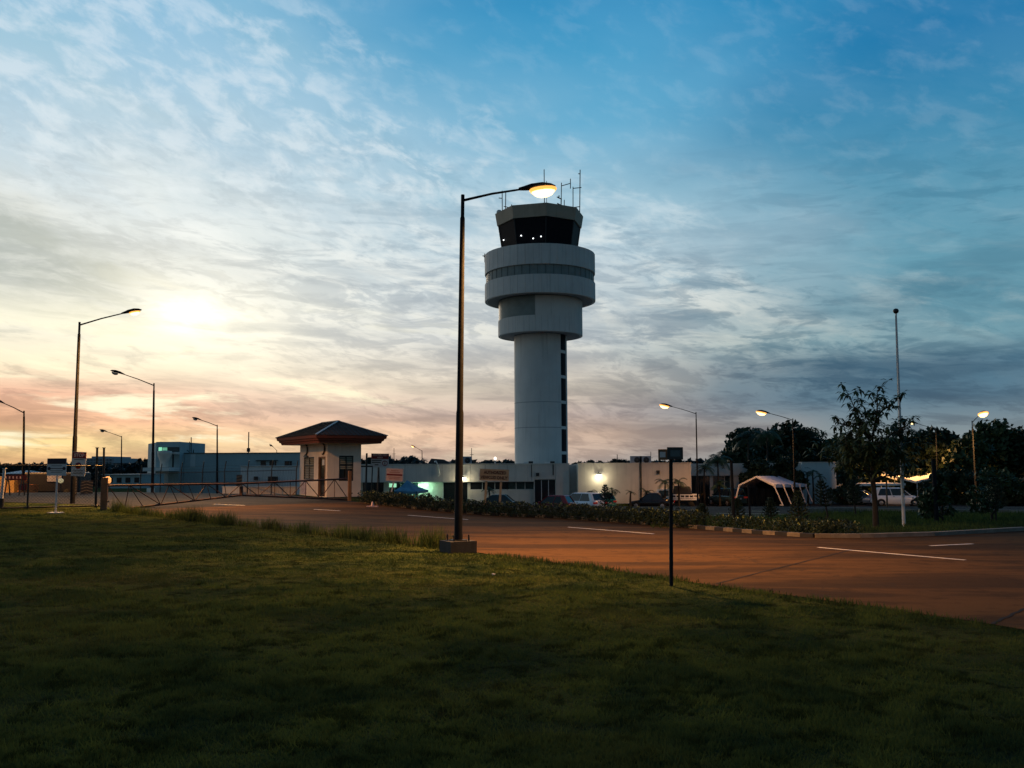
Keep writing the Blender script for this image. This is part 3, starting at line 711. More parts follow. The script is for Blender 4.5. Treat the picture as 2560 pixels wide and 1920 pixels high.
# parapet capping and joints
b = MB(); bb(b, 860, 1424, ztop+.02, ztop+.09, BD-.08, BD+.4); b.build('coping', 'concrete', main)
b = MB()
for px in (905, 1012, 1105, 1176, 1213, 1268, 1329): bb(MB(), px, px+.5, zun+.02, ztop-.02, BD-.006, BD).build('wall_joint', 'frame_dark', main)
b = MB(); 
for a, c in ((862, 903), (956, 969), (1043, 1106), (1168.5, 1174)): bb(MB(), a, c, base, zun-.003, yb, yb+.3).build('lower_wall', 'concrete', main)
b = MB(); bb(b, 1174, 1335, base, bz(1225), yb-.4, yb+.2); b.build('dado_wall', 'concrete', main)
def opening(px0, px1, z0, z1, y, n, g='glass_dark', fr='frame_white', D=BD, par=None, name='window'):
    par = par or main
    f = MB(); o = par.location
    x0, x1 = bx(px0, D), bx(px1, D)
    for k in range(n+1):
        x = x0+(x1-x0)*k/n; f.box((x-o.x, y-.03-o.y, (z0+z1)/2-o.z), (.07, .10, z1-z0))
    f.box(((x0+x1)/2-o.x, y-.026-o.y, z1-.03-o.z), (x1-x0, .09, .06)); f.box(((x0+x1)/2-o.x, y-.026-o.y, z0+.03-o.z), (x1-x0, .09, .06))
    fo = f.build(name, fr, par)
    p = MB(); p.quad((x0-o.x, y-o.y, z0-o.z), (x1-o.x, y-o.y, z0-o.z), (x1-o.x, y-o.y, z1-o.z), (x0-o.x, y-o.y, z1-o.z)); p.build('pane', g, fo)
opening(903, 956, base, zun, yb+.1, 2, name='glazed_door', fr='frame_dark')
opening(969, 1043, base, zun, yb+.12, 5, g='glass_teal', name='glazed_entrance')
opening(1106, 1168.5, base, zun, yb+.05, 2, name='glazed_door')
opening(1174, 1268, bz(1225)+.002, zun, yb-.1, 3)
opening(1268, 1335, bz(1225)+.002, zun, yb-.1, 3, g='glass_teal')
opening(1336, 1389, base, bz(1198.5), BD+.25, 3, name='glazed_door')
b = MB(); bb(b, 970, 988, bz(1217), bz(1207.5), yb+.02, yb+.06); b.build('lit_window', mat('lit_window', (.6, .8, .6), .6, emit=(.42, .95, .60), estr=.75), main)
b = MB(); bb(b, 989.5, 996, base, zun, yb-.02, yb+.1); bb(b, 993, 997, bz(1240), bz(1208), yb-.3, yb-.25); b.build('door_post', 'frame_dark', main)
# recessed link and blank right block
b = MB(); bb(b, 1423.3, 1446, base, ztop-.05, BD+1.2, BD+20); b.build('link_wall', 'concrete', main)
BR = 86.5
b = MB(); x0, x1 = bx(1445, BR), bx(1728, BR); zr = bz(1159, BR, 1600)
b.box(((x0+x1)/2-MO.x, BR+10-MO.y, (base+zr)/2-MO.z), (x1-x0, 20, zr-base)); b.build('right_wall', 'concrete', main)
b = MB(); b.box(((x0+x1)/2-MO.x, BR+.12-MO.y, zr+.04-MO.z), (x1-x0+.1, .34, .08)); b.build('coping', 'concrete', main)
for px in (1599.5, 1602.5): q = P(px, 1160, BR-.07); MB().tube([(q.x-MO.x, q.y-MO.y, zr+.1-MO.z), (q.x-MO.x, q.y-MO.y, base-MO.z)], .04, 6).build('drain_pipe', 'pole', main)
MB().tube([(bx(1383)-MO.x, -.06, ztop-MO.z), (bx(1383)-MO.x, -.06, bz(1188)-MO.z)], .045, 6).build('drain_pipe', 'pole', main)
MB().tube([(bx(1329)-MO.x, -.07, ztop-MO.z), (bx(1329)-MO.x, -.07, bz(1193)-MO.z)], .03, 6).build('drain_pipe', 'pole', main)
b = MB(); b.tube([(bx(1086)-MO.x, .3, ztop+.3-MO.z), (bx(1090)-MO.x, -.15, ztop+.35-MO.z), (bx(1096)-MO.x, -.15, ztop-.1-MO.z), (bx(1099)-MO.x, -.15, bz(1186)-MO.z), (bx(1096)-MO.x, -.15, bz(1190)-MO.z)], .07, 6); b.build('drain_pipe', 'white_wall', main)
for px, py, D in ((1344, 1186, BD), (1645, 1180, BR)):
    q = P(px, py, D-.1); b = MB(); b.box((q.x-MO.x, q.y-MO.y, q.z-MO.z), (.3, .2, .3)); b.box((q.x-MO.x, q.y-.12-MO.y, q.z-MO.z), (.2, .06, .2)); b.build('vent_box', 'frame_dark', main)
# floodlights on the wall
def wall_lamp(px, py, D, watt, label, col=(1, .86, .52)):
    q = P(px, py, D-.30)
    t = thing('wall_floodlight', label, 'floodlight', q)
    b = MB(); b.box((0, .02, .06), (.42, .2, .14)); b.bar((0, .1, .1), (0, .3, .2), .06); b.build('housing', 'frame_dark', t)
    b = MB(); b.lathe([(.001, -.26), (.14, -.22), (.22, -.12), (.24, -.02)], c=(0, -.08, -.02), seg=14); b.build('lens', mat('flood_lens', (1, 1, 1), .5, emit=(1, .93, .68), estr=14), t)
    l = bpy.data.lights.new('flood_light', 'POINT'); l.energy = watt; l.color = col; l.shadow_soft_size = .15
    lo_ = bpy.data.objects.new('flood_light', l); COL.objects.link(lo_); lo_.parent = t; lo_.location = (0, -.45, -.25)
wall_lamp(1497, 1186, BR, 60, 'lit floodlight on the blank wall right of the tower, behind the white car')
wall_lamp(1158, 1193, BD, 45, 'lit floodlight above the glazed door, partly behind the tall lamp post')
q = P(1058, 1214, BD+.3); l = bpy.data.lights.new('entrance_light', 'POINT'); l.energy = 75; l.color = (.42, 1, .62); l.shadow_soft_size = .2
t = thing('entrance_lamp', 'greenish fluorescent lamp under the soffit beside the blue tent', 'lamp', q)
b = MB(); b.box((0, 0, .06), (.9, .12, .07)); b.build('lamp_tube', mat('tube_glow', (1, 1, 1), .5, emit=(.6, 1, .75), estr=4), t)
lo_ = bpy.data.objects.new('entrance_light', l); COL.objects.link(lo_); lo_.parent = t; lo_.location = (0, -.1, -.15)
# things on the roof
def ac_unit(px, py, D, label, w_=.95):
    q = P(px, py, D); t = thing('air_conditioner', label, 'air conditioner', q, group='air conditioners on the roof')
    bevel(MB().box((0, 0, .38), (w_, .4, .76)).build('casing', 'far_wall', t), .02)
    b = MB(); b.lathe([(.28, -.012), (.28, .012), (.03, .012)], seg=20); o = b.build('fan', 'frame_dark', t); o.rotation_euler = (R(90), 0, 0); o.location = (.08, -.215, .38)
    return t
ac_unit(1167, 1161, BD+1.2, 'white air conditioner on the roof just right of the tall lamp post')
ac_unit(1590, 1160, BR+1.5, 'left one of the two roof units above the twin drain pipes', 1.1)
ac_unit(1613, 1160, BR+1.5, 'right one of the two roof units above the twin drain pipes', 1.1)
t = thing('roof_hatch', 'dark sloped vent hood on the roof near the white drain pipe', 'vent', P(1096, 1160, BD+4)); b = MB(); b.add([(-1.1,0,0), (1.4,0,0), (1.4,1,0), (-1.1,1,0), (-.7,0,.55), (.5,0,.45), (.5,1,.45), (-.7,1,.55)], [(0,1,5,4), (1,2,6,5), (2,3,7,6), (3,0,4,7), (4,5,6,7), (3,2,1,0)]); b.build('hood', 'frame_dark', t)
for px, lab in ((1327, 'left small dark box on the roof edge at the tower foot'), (1381, 'right small dark box on the roof edge at the tower foot')):
    t = thing('roof_box', lab, 'junction box', P(px, 1160, BD+.6)); MB().box((0, 0, .13), (.42, .3, .26)).build('casing', 'frame_dark', t); MB().box((-.5, 0, .1), (.45, .25, .2)).build('duct', 'white_wall', t)

# ------------------------------------------------------------------ right wing and the rounded store
WD = 94.
wing = thing('rear_wing', 'dim single storey wing with dark glazed doors behind the white marquee', 'building', (bx(1850, WD), WD, gz(20, WD)))
WO = wing.location; wt_ = bz(1158.5, WD, 1800); wm = bz(1189, WD, 1800); wb = gz(20, WD)-.1
def wbx(b, px0, px1, z0, z1, y0, y1):
    x0, x1 = bx(px0, WD), bx(px1, WD); b.box(((x0+x1)/2-WO.x, (y0+y1)/2-WO.y, (z0+z1)/2-WO.z), (x1-x0, y1-y0, z1-z0)); return b
wbx(MB(), 1729, 2004, wm, wt_, WD, WD+15).build('upper_wall', 'concrete', wing)
for a, c, o_ in ((1776, 1784, .3), (1828, 1848, .1), (1728.5, 1730, .2)): wbx(MB(), a, c, wb, wm-.003, WD+o_, WD+1).build('wall_pier', 'concrete', wing)
opening(1730, 1776, wb, wm, WD+.5, 4, name='glazed_door', fr='frame_dark', D=WD, par=wing)
opening(1784, 1828, wb, wm, WD+.5, 3, g='glass_teal', name='window', D=WD, par=wing)
opening(1848, 2004, wb, wm, WD+.5, 9, name='glazed_door', fr='frame_dark', D=WD, par=wing)
store = thing('rounded_store', 'pale flat building with a rounded corner behind the white marquee', 'building', (bx(2060, 96), 96, gz(40, 96)))
x0, x1 = bx(2006, 96)-store.location.x, bx(2112, 96)-store.location.x
pts = [(x0, 8), (x0, 0)]
for k in range(1, 13): a = k/12*math.pi/2; pts.append((x0+1.9+(x1-x0-1.9)*math.sin(a), 3.2-3.2*math.cos(a)))
pts += [(x1, 8)]
zt_ = bz(1157, 96, 2050)-store.location.z
b = MB(); n = len(pts); b.add([(p[0], p[1], -.1) for p in pts]+[(p[0], p[1], zt_) for p in pts], [(k, k+1, n+k+1, n+k) for k in range(n-1)]+[(n-1, 0, n, 2*n-1), tuple(range(n, 2*n))]); b.build('wall', 'blue_grey_light', store)
b = MB(); b.add([(p[0]*1.005, p[1]-.05, zt_+.003) for p in pts]+[(p[0]*1.005, p[1]-.05, zt_+.10) for p in pts], [(k, k+1, n+k+1, n+k) for k in range(n-1)]+[tuple(range(n, 2*n))]); b.build('coping', 'concrete', store)
MB().tube([(x0+3.4, 1.5, zt_), (x0+3.4, 1.5, zt_+.45)], .1).build('vent_pipe', 'pole_white', store)

# ------------------------------------------------------------------ guardhouse
C0 = G(817, 1243.5); A = R(22.)
gh = thing('guardhouse', 'small cream guardhouse with louvred windows and a red edged hip roof', 'guardhouse', C0, A+R(11.4))
u_ = C0.y/F_PX
L2, L1 = 87*u_/math.cos(A)*.97, 79*u_/math.sin(A)*.9         # right (short) and left (long) face
zt_ = Zat(817, 1106, C0.y)-C0.z
# local frame: +x along the right face, +y along the left face (back-left)
def wall_open(face, ops, H, m='cream', t=.14):
    "face: 'L' (x=0 plane, runs +y) or 'R' (y=0 plane, runs +x). ops: (a,b,z0,z1)"
    Ln = L1 if face == 'L' else L2; b = MB()
    cuts = sorted(ops); s = 0. if face == 'L' else 0.
    def blk(a, c, z0, z1):
        if c-a < .005 or z1-z0 < .005: return
        if face == 'L': b.box((t/2, (a+c)/2, (z0+z1)/2), (t, c-a, z1-z0))
        else: b.box(((a+c)/2, t/2, (z0+z1)/2), (c-a, t, z1-z0))
    for a, c, z0, z1 in cuts: blk(s, a, 0, H); blk(a, c, 0, z0); blk(a, c, z1, H); s = c
    blk(s, Ln, 0, H)
    return b.build('wall', m, gh)
fl = lambda px: (817-px)/79.*L1            # left face fraction from corner
fr_ = lambda px: (px-817)/87.*L2
zz = lambda py: Zat(817, py, C0.y)-C0.z
winL = (fl(780), fl(750), zz(1200), zz(1141)); doorL = (fl(812), fl(793), .05, zz(1141)); winR = (fr_(847), fr_(884), zz(1203), zz(1139))
wall_open('L', [winL, doorL], zt_)
# the right wall starts after the left wall's thickness
b = MB(); s = .145
for a, c, z0, z1 in [winR]:
    b.box(((s+a)/2, .07, zt_/2), (a-s, .14, zt_)); b.box(((a+c)/2, .07, z0/2), (c-a, .14, z0)); b.box(((a+c)/2, .07, (z1+zt_)/2), (c-a, .14, zt_-z1)); s = c
b.box(((s+L2)/2, .07, zt_/2), (L2-s, .14, zt_)); b.build('wall', 'cream', gh)
b = MB(); b.box((L2-.07, L1/2+.08, zt_/2), (.14, L1-.17, zt_)); b.box((L2/2+.0, L1-.07, zt_/2), (L2-.3, .14, zt_)); b.build('wall', 'cream', gh)
b = MB(); b.box((-.03, -.03, zt_/2), (.05, .05, zt_)); 
# floor slab
MB().box((L2/2, L1/2, -.08), (L2+.5, L1+.5, .18)).build('floor_slab', 'plinth', gh)
M['louvre'] = mat('louvre_glass', (.35, .33, .25), .3, var=.2)
def louvre(face, a, c, z0, z1, nm='louvre_window', half=1.0):
    f = MB(); n_ = 2
    def bx_(u0, u1, w0, w1, d=.08, dep=.05):
        if face == 'L': f.box((dep, (u0+u1)/2, (w0+w1)/2), (d, u1-u0, w1-w0))
        else: f.box(((u0+u1)/2, dep, (w0+w1)/2), (u1-u0, d, w1-w0))
    bx_(a, a+.06, z0, z1); bx_(c-.06, c, z0, z1); bx_((a+c)/2-.03, (a+c)/2+.03, z0+.06, z1-.06); bx_(a+.06, c-.06, z0, z0+.06); bx_(a+.06, c-.06, z1-.06, z1)
    bx_(a+.06, c-.06, z0+(z1-z0)*.62, z0+(z1-z0)*.62+.05)
    fo = f.build(nm, 'frame_dark', gh)
    s_ = MB(); k = int((z1-z0)/.11)
    for i in range(k):
        z = z0+.08+(z1-z0-.14)*i/k
        if z < z0+(z1-z0)*(1-half): continue
        if face == 'L': s_.add([(.02, a+.06, z), (.02, c-.06, z), (.10, c-.06, z+.085), (.10, a+.06, z+.085)], [(0,1,2,3)])
        else: s_.add([(a+.06, .02, z), (c-.06, .02, z), (c-.06, .10, z+.085), (a+.06, .10, z+.085)], [(0,1,2,3)])
    s_.build('louvres', 'louvre', fo)
    bk = MB()
    if face == 'L': bk.quad((.13, a, z0), (.13, c, z0), (.13, c, z1), (.13, a, z1))
    else: bk.quad((a, .13, z0), (c, .13, z0), (c, .13, z1), (a, .13, z1))
    bk.build('dark_interior', 'glass_dark', fo)
louvre('L', *winL); louvre('R', *winR, half=.55)
# door
f = MB(); a, c, z0, z1 = doorL
f.box((.04, a+.05, (z0+z1)/2), (.12, .1, z1-z0)); f.box((.04, c-.05, (z0+z1)/2), (.12, .1, z1-z0)); f.box((.04, (a+c)/2, z1-.05), (.12, c-a-.2, .1)); fo = f.build('door_frame', 'wood', gh)
MB().box((.10, (a+c)/2, (z0+z1)/2-.03), (.05, c-a-.2, z1-z0-.06)).build('door', 'glass_dark', gh)
MB().box((.065, (a+c)/2-.1, z1-.35), (.012, .42, .34)).build('door_notice', 'sign_white', gh)
MB().box((-.008, L1-.25-.5, .55), (.012, .95, .85)).build('poster', mat('poster_print', (.55, .45, .48), .7, var=.5, vscale=4), gh)
# curled metal ornaments under the eaves on the long wall
def curl(y0, z0, k, tail):
    b = MB(); pts = []
    for i in range(11): t = R(100)-R(190)*i/10; pts.append((-.06, y0-.30*math.cos(t), z0+.33*math.sin(t)))
    if tail: pts += [(-.06, y0+.22, z0-.42), (-.06, y0-.42, z0-.42)]
    b.tube(pts, .05, 6); b.build('wall_ornament', 'frame_dark', gh)
zo = (zz(1141)+zt_)/2+.05
curl(fl(757), zo, 1, True); curl(fl(806), zo, 1, False)
# posts at the back right
# roof: moulded fascia and hip
o_ = 1.10; x0, x1, y0, y1 = -o_, L2+o_, -o_, L1+o_
ze = zz(1108.5); zf = zz(1089.); ridge = Zat(830, 1053, C0.y+1.5)-C0.z
def ring(k, z): return [Vector((x0-k, y0-k, z)), Vector((x1+k, y0-k, z)), Vector((x1+k, y1+k, z)), Vector((x0-k, y1+k, z))]
prof = [(-.20, ze), (-.16, ze+.12), (-.08, ze+.16), (-.05, ze+(zf-ze)*.55), (.03, ze+(zf-ze)*.62), (.07, zf)]
b = MB(); vs = [v for k, z in prof for v in ring(k, z)]
b.add(vs, [(i*4+k, i*4+(k+1) % 4, (i+1)*4+(k+1) % 4, (i+1)*4+k) for i in range(len(prof)-1) for k in range(4)]); b.build('fascia', 'fascia', gh)
b = MB(); b.add(ring(-.21, ze+.01), [(3,2,1,0)]); b.build('soffit', 'cream', gh)
cx_, hl = L2/2, (L1-L2)/2+.1
ev = ring(.10, zf+.004); rd = [Vector((cx_, L1/2-hl, ridge)), Vector((cx_, L1/2+hl, ridge))]
b = MB(); b.add(ev+rd, [(0,1,4), (1,2,5,4), (2,3,5), (3,0,4,5)]); roof = b.build('roof', 'roof_metal', gh)
b = MB()
for e, r_ in ((0, 0), (1, 0), (2, 1), (3, 1)): b.bar(ev[e]+Vector((0,0,.01)), rd[r_]+Vector((0,0,.02)), .14, .05)
b.bar(rd[0]+Vector((0,0,.02)), rd[1]+Vector((0,0,.02)), .16, .06); b.build('ridge_cap', mat('ridge_metal', (.22, .24, .26), .4), roof)
b = MB()
for k in range(1, 16):   # standing seams on the front slopes
    t = k/16
    p = ev[0].lerp(ev[1], t); d = abs(t-.5)*2; q = p.lerp(rd[0], 1-d) if False else Vector((p.x, p.y+(rd[0].y-p.y)*(1-d), p.z+(ridge-p.z)*(1-d)))
    b.bar(p+Vector((0,0,.015)), q+Vector((0,0,.015)), .03, .03)
for k in range(1, 28):
    t = k/28; p = ev[0].lerp(ev[3], t); y = p.y
    f_ = min(1, (y-ev[0].y)/(rd[0].y-ev[0].y), (ev[3].y-y)/(ev[3].y-rd[1].y))
    b.bar(p+Vector((0,0,.015)), Vector((p.x+(cx_-p.x)*f_, y, p.z+(ridge-p.z)*f_+.015)), .03, .03)
b.build('roof_seams', 'roof_metal', roof)

# ------------------------------------------------------------------ far grey-blue terminal hall with its small tower block
HD = 118.
hall = thing('terminal_hall', 'long blue grey hall with a square windowed tower block at its left end', 'building', (bx(560, HD), HD, gz(-25, HD)))
HO = hall.location
def hb(b, px0, px1, py0, py1, y0, y1, m=None):
    x0, x1 = bx(px0, HD), bx(px1, HD); z0, z1 = Zat(600, py1, HD), Zat(600, py0, HD)
    b.box(((x0+x1)/2-HO.x, (y0+y1)/2-HO.y, (z0+z1)/2-HO.z), (x1-x0, y1-y0, z1-z0)); return b
hb(MB(), 459, 760, 1133, 1236, HD, HD+30).build('hall_wall', 'blue_grey', hall)
hb(MB(), 459, 760, 1131.6, 1133, HD-.15, HD+30).build('roof_edge', 'frame_dark', hall)
hb(MB(), 399, 458.5, 1104.5, 1236, HD-1.5, HD+8).build('tower_block', 'blue_grey', hall)
# its left flank, seen obliquely: the block is turned, so a splayed wing wall
x0, x1 = bx(375, HD+9)-HO.x, bx(398.7, HD-1.5)-HO.x; z0, z1 = -.1, Zat(600, 1104, HD)-HO.z
b = MB(); b.add([(x1, -1.5, z0), (x0, 8, z0), (x0, 8, z1), (x1, -1.5, z1)], [(1, 0, 3, 2)]); b.add([(x1, -1.48, z0), (x1+2, 8, z0), (x0, 8.02, z0), (x1, -1.48, z1), (x1+2, 8, z1), (x0, 8.02, z1)], [(3, 4, 5)]); b.build('tower_flank', 'blue_grey_light', hall)
hb(MB(), 404, 457, 1117.5, 1129.5, HD-1.53, HD-1.3).build('window_band', 'glass_teal', hall)
M['lit_green'] = mat('lit_green_window', (.5, .8, .6), .6, emit=(.30, .85, .50), estr=.85)
M['lit_green_dim'] = mat('dim_green_window', (.4, .7, .5), .6, emit=(.18, .55, .32), estr=.55)
hb(MB(), 406, 414, 1118, 1129, HD-1.58, HD-1.45).build('lit_window', 'lit_green', hall); hb(MB(), 415.5, 427, 1118.5, 1129, HD-1.58, HD-1.45).build('lit_window', 'lit_green_dim', hall)
hb(MB(), 419, 458, 1131, 1135.5, HD-3.0, HD-1.51).build('balcony', 'concrete', hall); b = hb(MB(), 450, 453, 1136, 1170, HD-2.9, HD-2.7); b.build('balcony_post', 'frame_dark', hall)
hb(MB(), 395, 458.5, 1168, 1177, HD-5, HD-1.51).build('canopy', 'white_wall', hall)
hb(MB(), 475, 487.5, 1134.5, 1168, HD-.06, HD+.1).build('light_panel', 'blue_grey_light', hall)
q = P(411, 1150, HD-3.5); b = MB(); b.lathe([(.5, -1.8), (.5, 1.0), (.85, 1.9), (.85, 2.3), (.001, 2.4)], c=(q.x-HO.x, q.y-HO.y, q.z-HO.z-1.2), seg=16); b.build('water_tank', 'cream', hall)
for a, c in ((651, 664), (673, 684), (686, 690), (711, 722), (723, 729)):
    hb(MB(), a, c, 1153, 1165, HD-.05, HD).build('window', 'glass_dark', hall)
hb(MB(), 640, 694, 1150.5, 1152.3, HD-.3, HD-.001).build('window_hood', 'frame_dark', hall)
b = MB()
for px, y0 in ((478, 1093), (474, 1104)): q0, q1 = P(px, y0, HD+2), P(px, 1134, HD+2); b.tube([(q0.x-HO.x, 2, q0.z-HO.z), (q1.x-HO.x, 2, q1.z-HO.z)], .06, 6)
b.build('antenna', 'steel_dark', hall)
b = MB(); q0, q1 = P(622, 1080, HD+2), P(621, 1134, HD+2); b.tube([(q0.x-HO.x, 2, q0.z-HO.z), (q1.x-HO.x, 2, q1.z-HO.z)], .07, 6); b.box((q1.x-HO.x, 2, Zat(621, 1124, HD)-HO.z), (.35, .35, .5)); b.build('antenna', 'steel_dark', hall)
b = MB(); 
for k in range(4):
    for dx in (-.45, .45): q0 = P(475, 1124, HD+1); b.bar((q0.x-HO.x+dx, 1, q0.z-HO.z), (q0.x-HO.x+dx, 1, q0.z-HO.z-4.5), .08)
    q0 = P(475, 1124, HD+1); b.bar((q0.x-HO.x-.45, 1, q0.z-HO.z-k*.9), (q0.x-HO.x+.45, 1, q0.z-HO.z-k*.9-.8), .06)
b.build('roof_ladder', 'frame_dark', hall)
# low white store in front of the hall, and the block walls by the gate
CD = 74.
st = thing('white_store', 'low white flat roofed store with an air conditioner left of the guardhouse', 'building', (bx(680, CD), CD, gz(-19, CD)))
SO = st.location
def sb(b, px0, px1, py0, py1, y0, y1, D=CD):
    x0, x1 = bx(px0, D), bx(px1, D); z0, z1 = Zat(680, py1, D), Zat(680, py0, D); b.box(((x0+x1)/2-SO.x, (y0+y1)/2-SO.y, (z0+z1)/2-SO.z), (x1-x0, y1-y0, z1-z0)); return b
sb(MB(), 601, 800, 1165.5, 1252, CD, CD+8).build('wall', 'white_wall', st)
sb(MB(), 600, 800, 1164, 1165.5, CD-.1, CD+8.1).build('coping', 'white_wall', st)
sb(MB(), 638, 645, 1191, 1200, CD-.4, CD-.001).build('air_conditioner', 'frame_dark', st)
sb(MB(), 677, 697, 1191, 1206, CD-.9, CD-.3).build('tank', 'plinth', st)
def lowwall(px0, px1, py0, D, name, m, lab, h_=None):
    a, c = GX(px0, D), GX(px1, D); zt2 = Zat(px0, py0, D)
    t = thing(name, lab, 'wall', (a+c)/2)
    MB().box((0, 0, (zt2-t.location.z)/2-.05), ((c-a).length, .18, zt2-t.location.z+.1)).build('panel', m, t); MB().box((0, 0, zt2-t.location.z+.025), ((c-a).length+.08, .24, .05)).build('capping', m, t)
    return t
lowwall(557, 603, 1218, 60, 'low_wall', 'white_wall', 'short white block wall seen through the gate truss')
lowwall(606, 742, 1219, 61, 'low_wall', 'cream', 'longer pinkish low wall between the white block and the guardhouse')
# ------------------------------------------------------------------ street lamps
SOD = (1, .43, .11)
M['lens_on'] = mat('lit_sodium_lens', (1, .9, .7), .5, emit=(1, .68, .28), estr=3.6)
M['halo_on'] = mat('orange_halo', (.9, .5, .2), .5, emit=(1, .42, .08), estr=1.5)  # glow colour for the ring that imitates the orange lamp halo
M['lens_off'] = mat('unlit_lens', (.5, .5, .45), .3)
def lamp(base, top, tip, lit, label, watt=0, r0=.11, plinth=False, D=None, lens=1.0, tipD=0., group='street lamps on single arms', head=1.0, fl=.2):
    B = base; D = B.y
    t = thing('street_lamp', label, 'street lamp', B, group=group)
    Tp = P(*top, D)-B; Ti = P(*tip, D+tipD)-B; z0 = .3 if plinth else 0
    st = Tp*(z0/Tp.z)
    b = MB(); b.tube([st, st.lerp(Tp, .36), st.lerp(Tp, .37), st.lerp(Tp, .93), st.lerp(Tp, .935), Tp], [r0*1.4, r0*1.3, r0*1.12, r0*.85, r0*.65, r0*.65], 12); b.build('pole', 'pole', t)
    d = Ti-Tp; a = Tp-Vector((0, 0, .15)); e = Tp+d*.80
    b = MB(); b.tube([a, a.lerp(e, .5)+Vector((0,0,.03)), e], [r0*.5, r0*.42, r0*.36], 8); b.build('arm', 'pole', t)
    # cobra head
    h = MB(); dn = d.normalized(); s = Vector((-dn.y, dn.x, 0)).normalized() if abs(dn.z) < .99 else Vector((0,1,0)); up = dn.cross(s)*-1
    if up.z < 0: up = -up
    L = .95*head; st_ = [(0, .05, .05, 0), (.12, .09, .07, 0), (.35, .15, .11, .01), (.65, .18, .12, .01), (.88, .14, .08, 0), (1, .05, .03, -.01)]
    vs = []
    for f_, w_, hh, dz in st_:
        c = e+dn*(f_*L-.05)
        for k in range(10):
            q = 2*math.pi*k/10; vs.append(c+s*math.cos(q)*w_*head+up*((math.sin(q)*hh*(1 if math.sin(q) > 0 else .45)+dz)*head))
    n = len(st_); h.add(vs, [(i*10+k, i*10+(k+1) % 10, (i+1)*10+(k+1) % 10, (i+1)*10+k) for i in range(n-1) for k in range(10)], True)
    h.add(vs[:10], [tuple(range(10))]); h.add(vs[-10:], [tuple(reversed(range(10)))]); ho = h.build('lamp_head', 'pole', t)
    c = e+dn*(.60*L)-up*.05*head; g = MB(); rr = .17*head*lens
    vs = []; pr = [(1.0, 0), (.95, -.35), (.75, -.7), (.4, -.92), (.02, -1)]
    for a_, z in pr:
        for k in range(12): q = 2*math.pi*k/12; vs.append(c+dn*math.cos(q)*rr*a_*1.35+s*math.sin(q)*rr*a_+up*(z*rr*.95))
    g.add(vs, [(i*12+k, i*12+(k+1) % 12, (i+1)*12+(k+1) % 12, (i+1)*12+k) for i in range(4) for k in range(12)], True); g.build('lens', 'lens_on' if lit else 'lens_off', ho)
    if lit:  # added glowing ring round the lens, standing for the halo
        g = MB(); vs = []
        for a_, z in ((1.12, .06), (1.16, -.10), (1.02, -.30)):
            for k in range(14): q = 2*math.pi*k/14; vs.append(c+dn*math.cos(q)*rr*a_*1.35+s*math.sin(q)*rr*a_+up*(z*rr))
        g.add(vs, [(i*14+k, i*14+(k+1) % 14, (i+1)*14+(k+1) % 14, (i+1)*14+k) for i in range(2) for k in range(14)], True); g.build('halo_ring', 'halo_on', ho)
    if plinth:
        MB().box((0, 0, .06), (.70, .70, .46), rz=R(28)).build('plinth', 'plinth', t)
        b = MB(); b.box((0, 0, .302), (.34, .34, .022), rz=R(28)); b.build('base_plate', 'steel_dark', t)
        for i, j in ((-1,-1), (-1,1), (1,-1), (1,1)):
            v = Matrix.Rotation(R(28), 3, 'Z') @ Vector((i*.2, j*.2, 0)); MB().tube([(v.x, v.y, .28), (v.x, v.y, .44)], .02, 6).build('anchor_bolt', 'steel_dark', t)
    if watt:
        l = bpy.data.lights.new('lamp_light', 'SPOT'); l.energy = watt; l.color = SOD; l.spot_size = R(154); l.spot_blend = .8; l.shadow_soft_size = fl
        lo_ = bpy.data.objects.new('lamp_light', l); COL.objects.link(lo_); lo_.parent = t; lo_.location = c-up*(rr+.05)
    return t
lampB = lambda px, D: GX(px, D)
L1b = G(1145, 1381)
lamp(L1b, (1157, 487), (1338, 470), True, 'tall lit street lamp standing on a concrete plinth at the lawn edge', 11000, .072, True, lens=1.35, head=1.0, fl=.25)
lamp(GX(181, 43.5), (199, 805), (334, 778), True, 'tall lit street lamp behind the red and white entry sign on the left', 13000, .078, head=1.0)
lamp(lampB(381, 60), (385, 958), (290, 930), False, 'unlit street lamp in front of the square tower block', 0, .07)
lamp(lampB(58, 66), (60, 1027), (-4, 1003), True, 'lit street lamp at the left edge of the photo, its head cut off', 5500, .08)
lamp(lampB(543, 118), (543, 1062), (492, 1047), False, 'unlit street lamp in front of the long blue grey hall', 0, .10, head=1.3)
lamp(lampB(303, 157), (304, 1090), (259, 1077), False, 'distant unlit street lamp between the gate posts and the tower block', 0, .10, head=1.5)
lamp(lampB(691, 250), (692, 1125), (681, 1116), False, 'tiny far street lamp left of the guardhouse wall', 0, .12, head=1.5)
lamp(lampB(1056, 250), (1055, 1126), (1036, 1117), True, 'tiny far lit street lamp above the low roof right of the guardhouse', 0, .12, head=1.6)
lamp(lampB(1745, 79), (1740, 1030), (1664, 1013), True, 'lit street lamp right of the blank wall, arm to the left', 1100, .06, head=1.1, lens=1.5)
lamp(lampB(1988, 80), (1982, 1046), (1908, 1030), True, 'lit street lamp rising in front of the white marquee', 3200, .065, head=1.2, lens=1.5)
lamp(lampB(2346, 103), (2340, 1071), (2282, 1056), True, 'lit street lamp partly hidden by the broad leaved tree', 7000, .07, head=1.2)
lamp(lampB(2442, 76), (2430, 1052), (2452, 1036), True, 'lit street lamp standing in front of the dark trees at far right', 7000, .06, True, head=1.2, lens=1.6, tipD=-1.5)

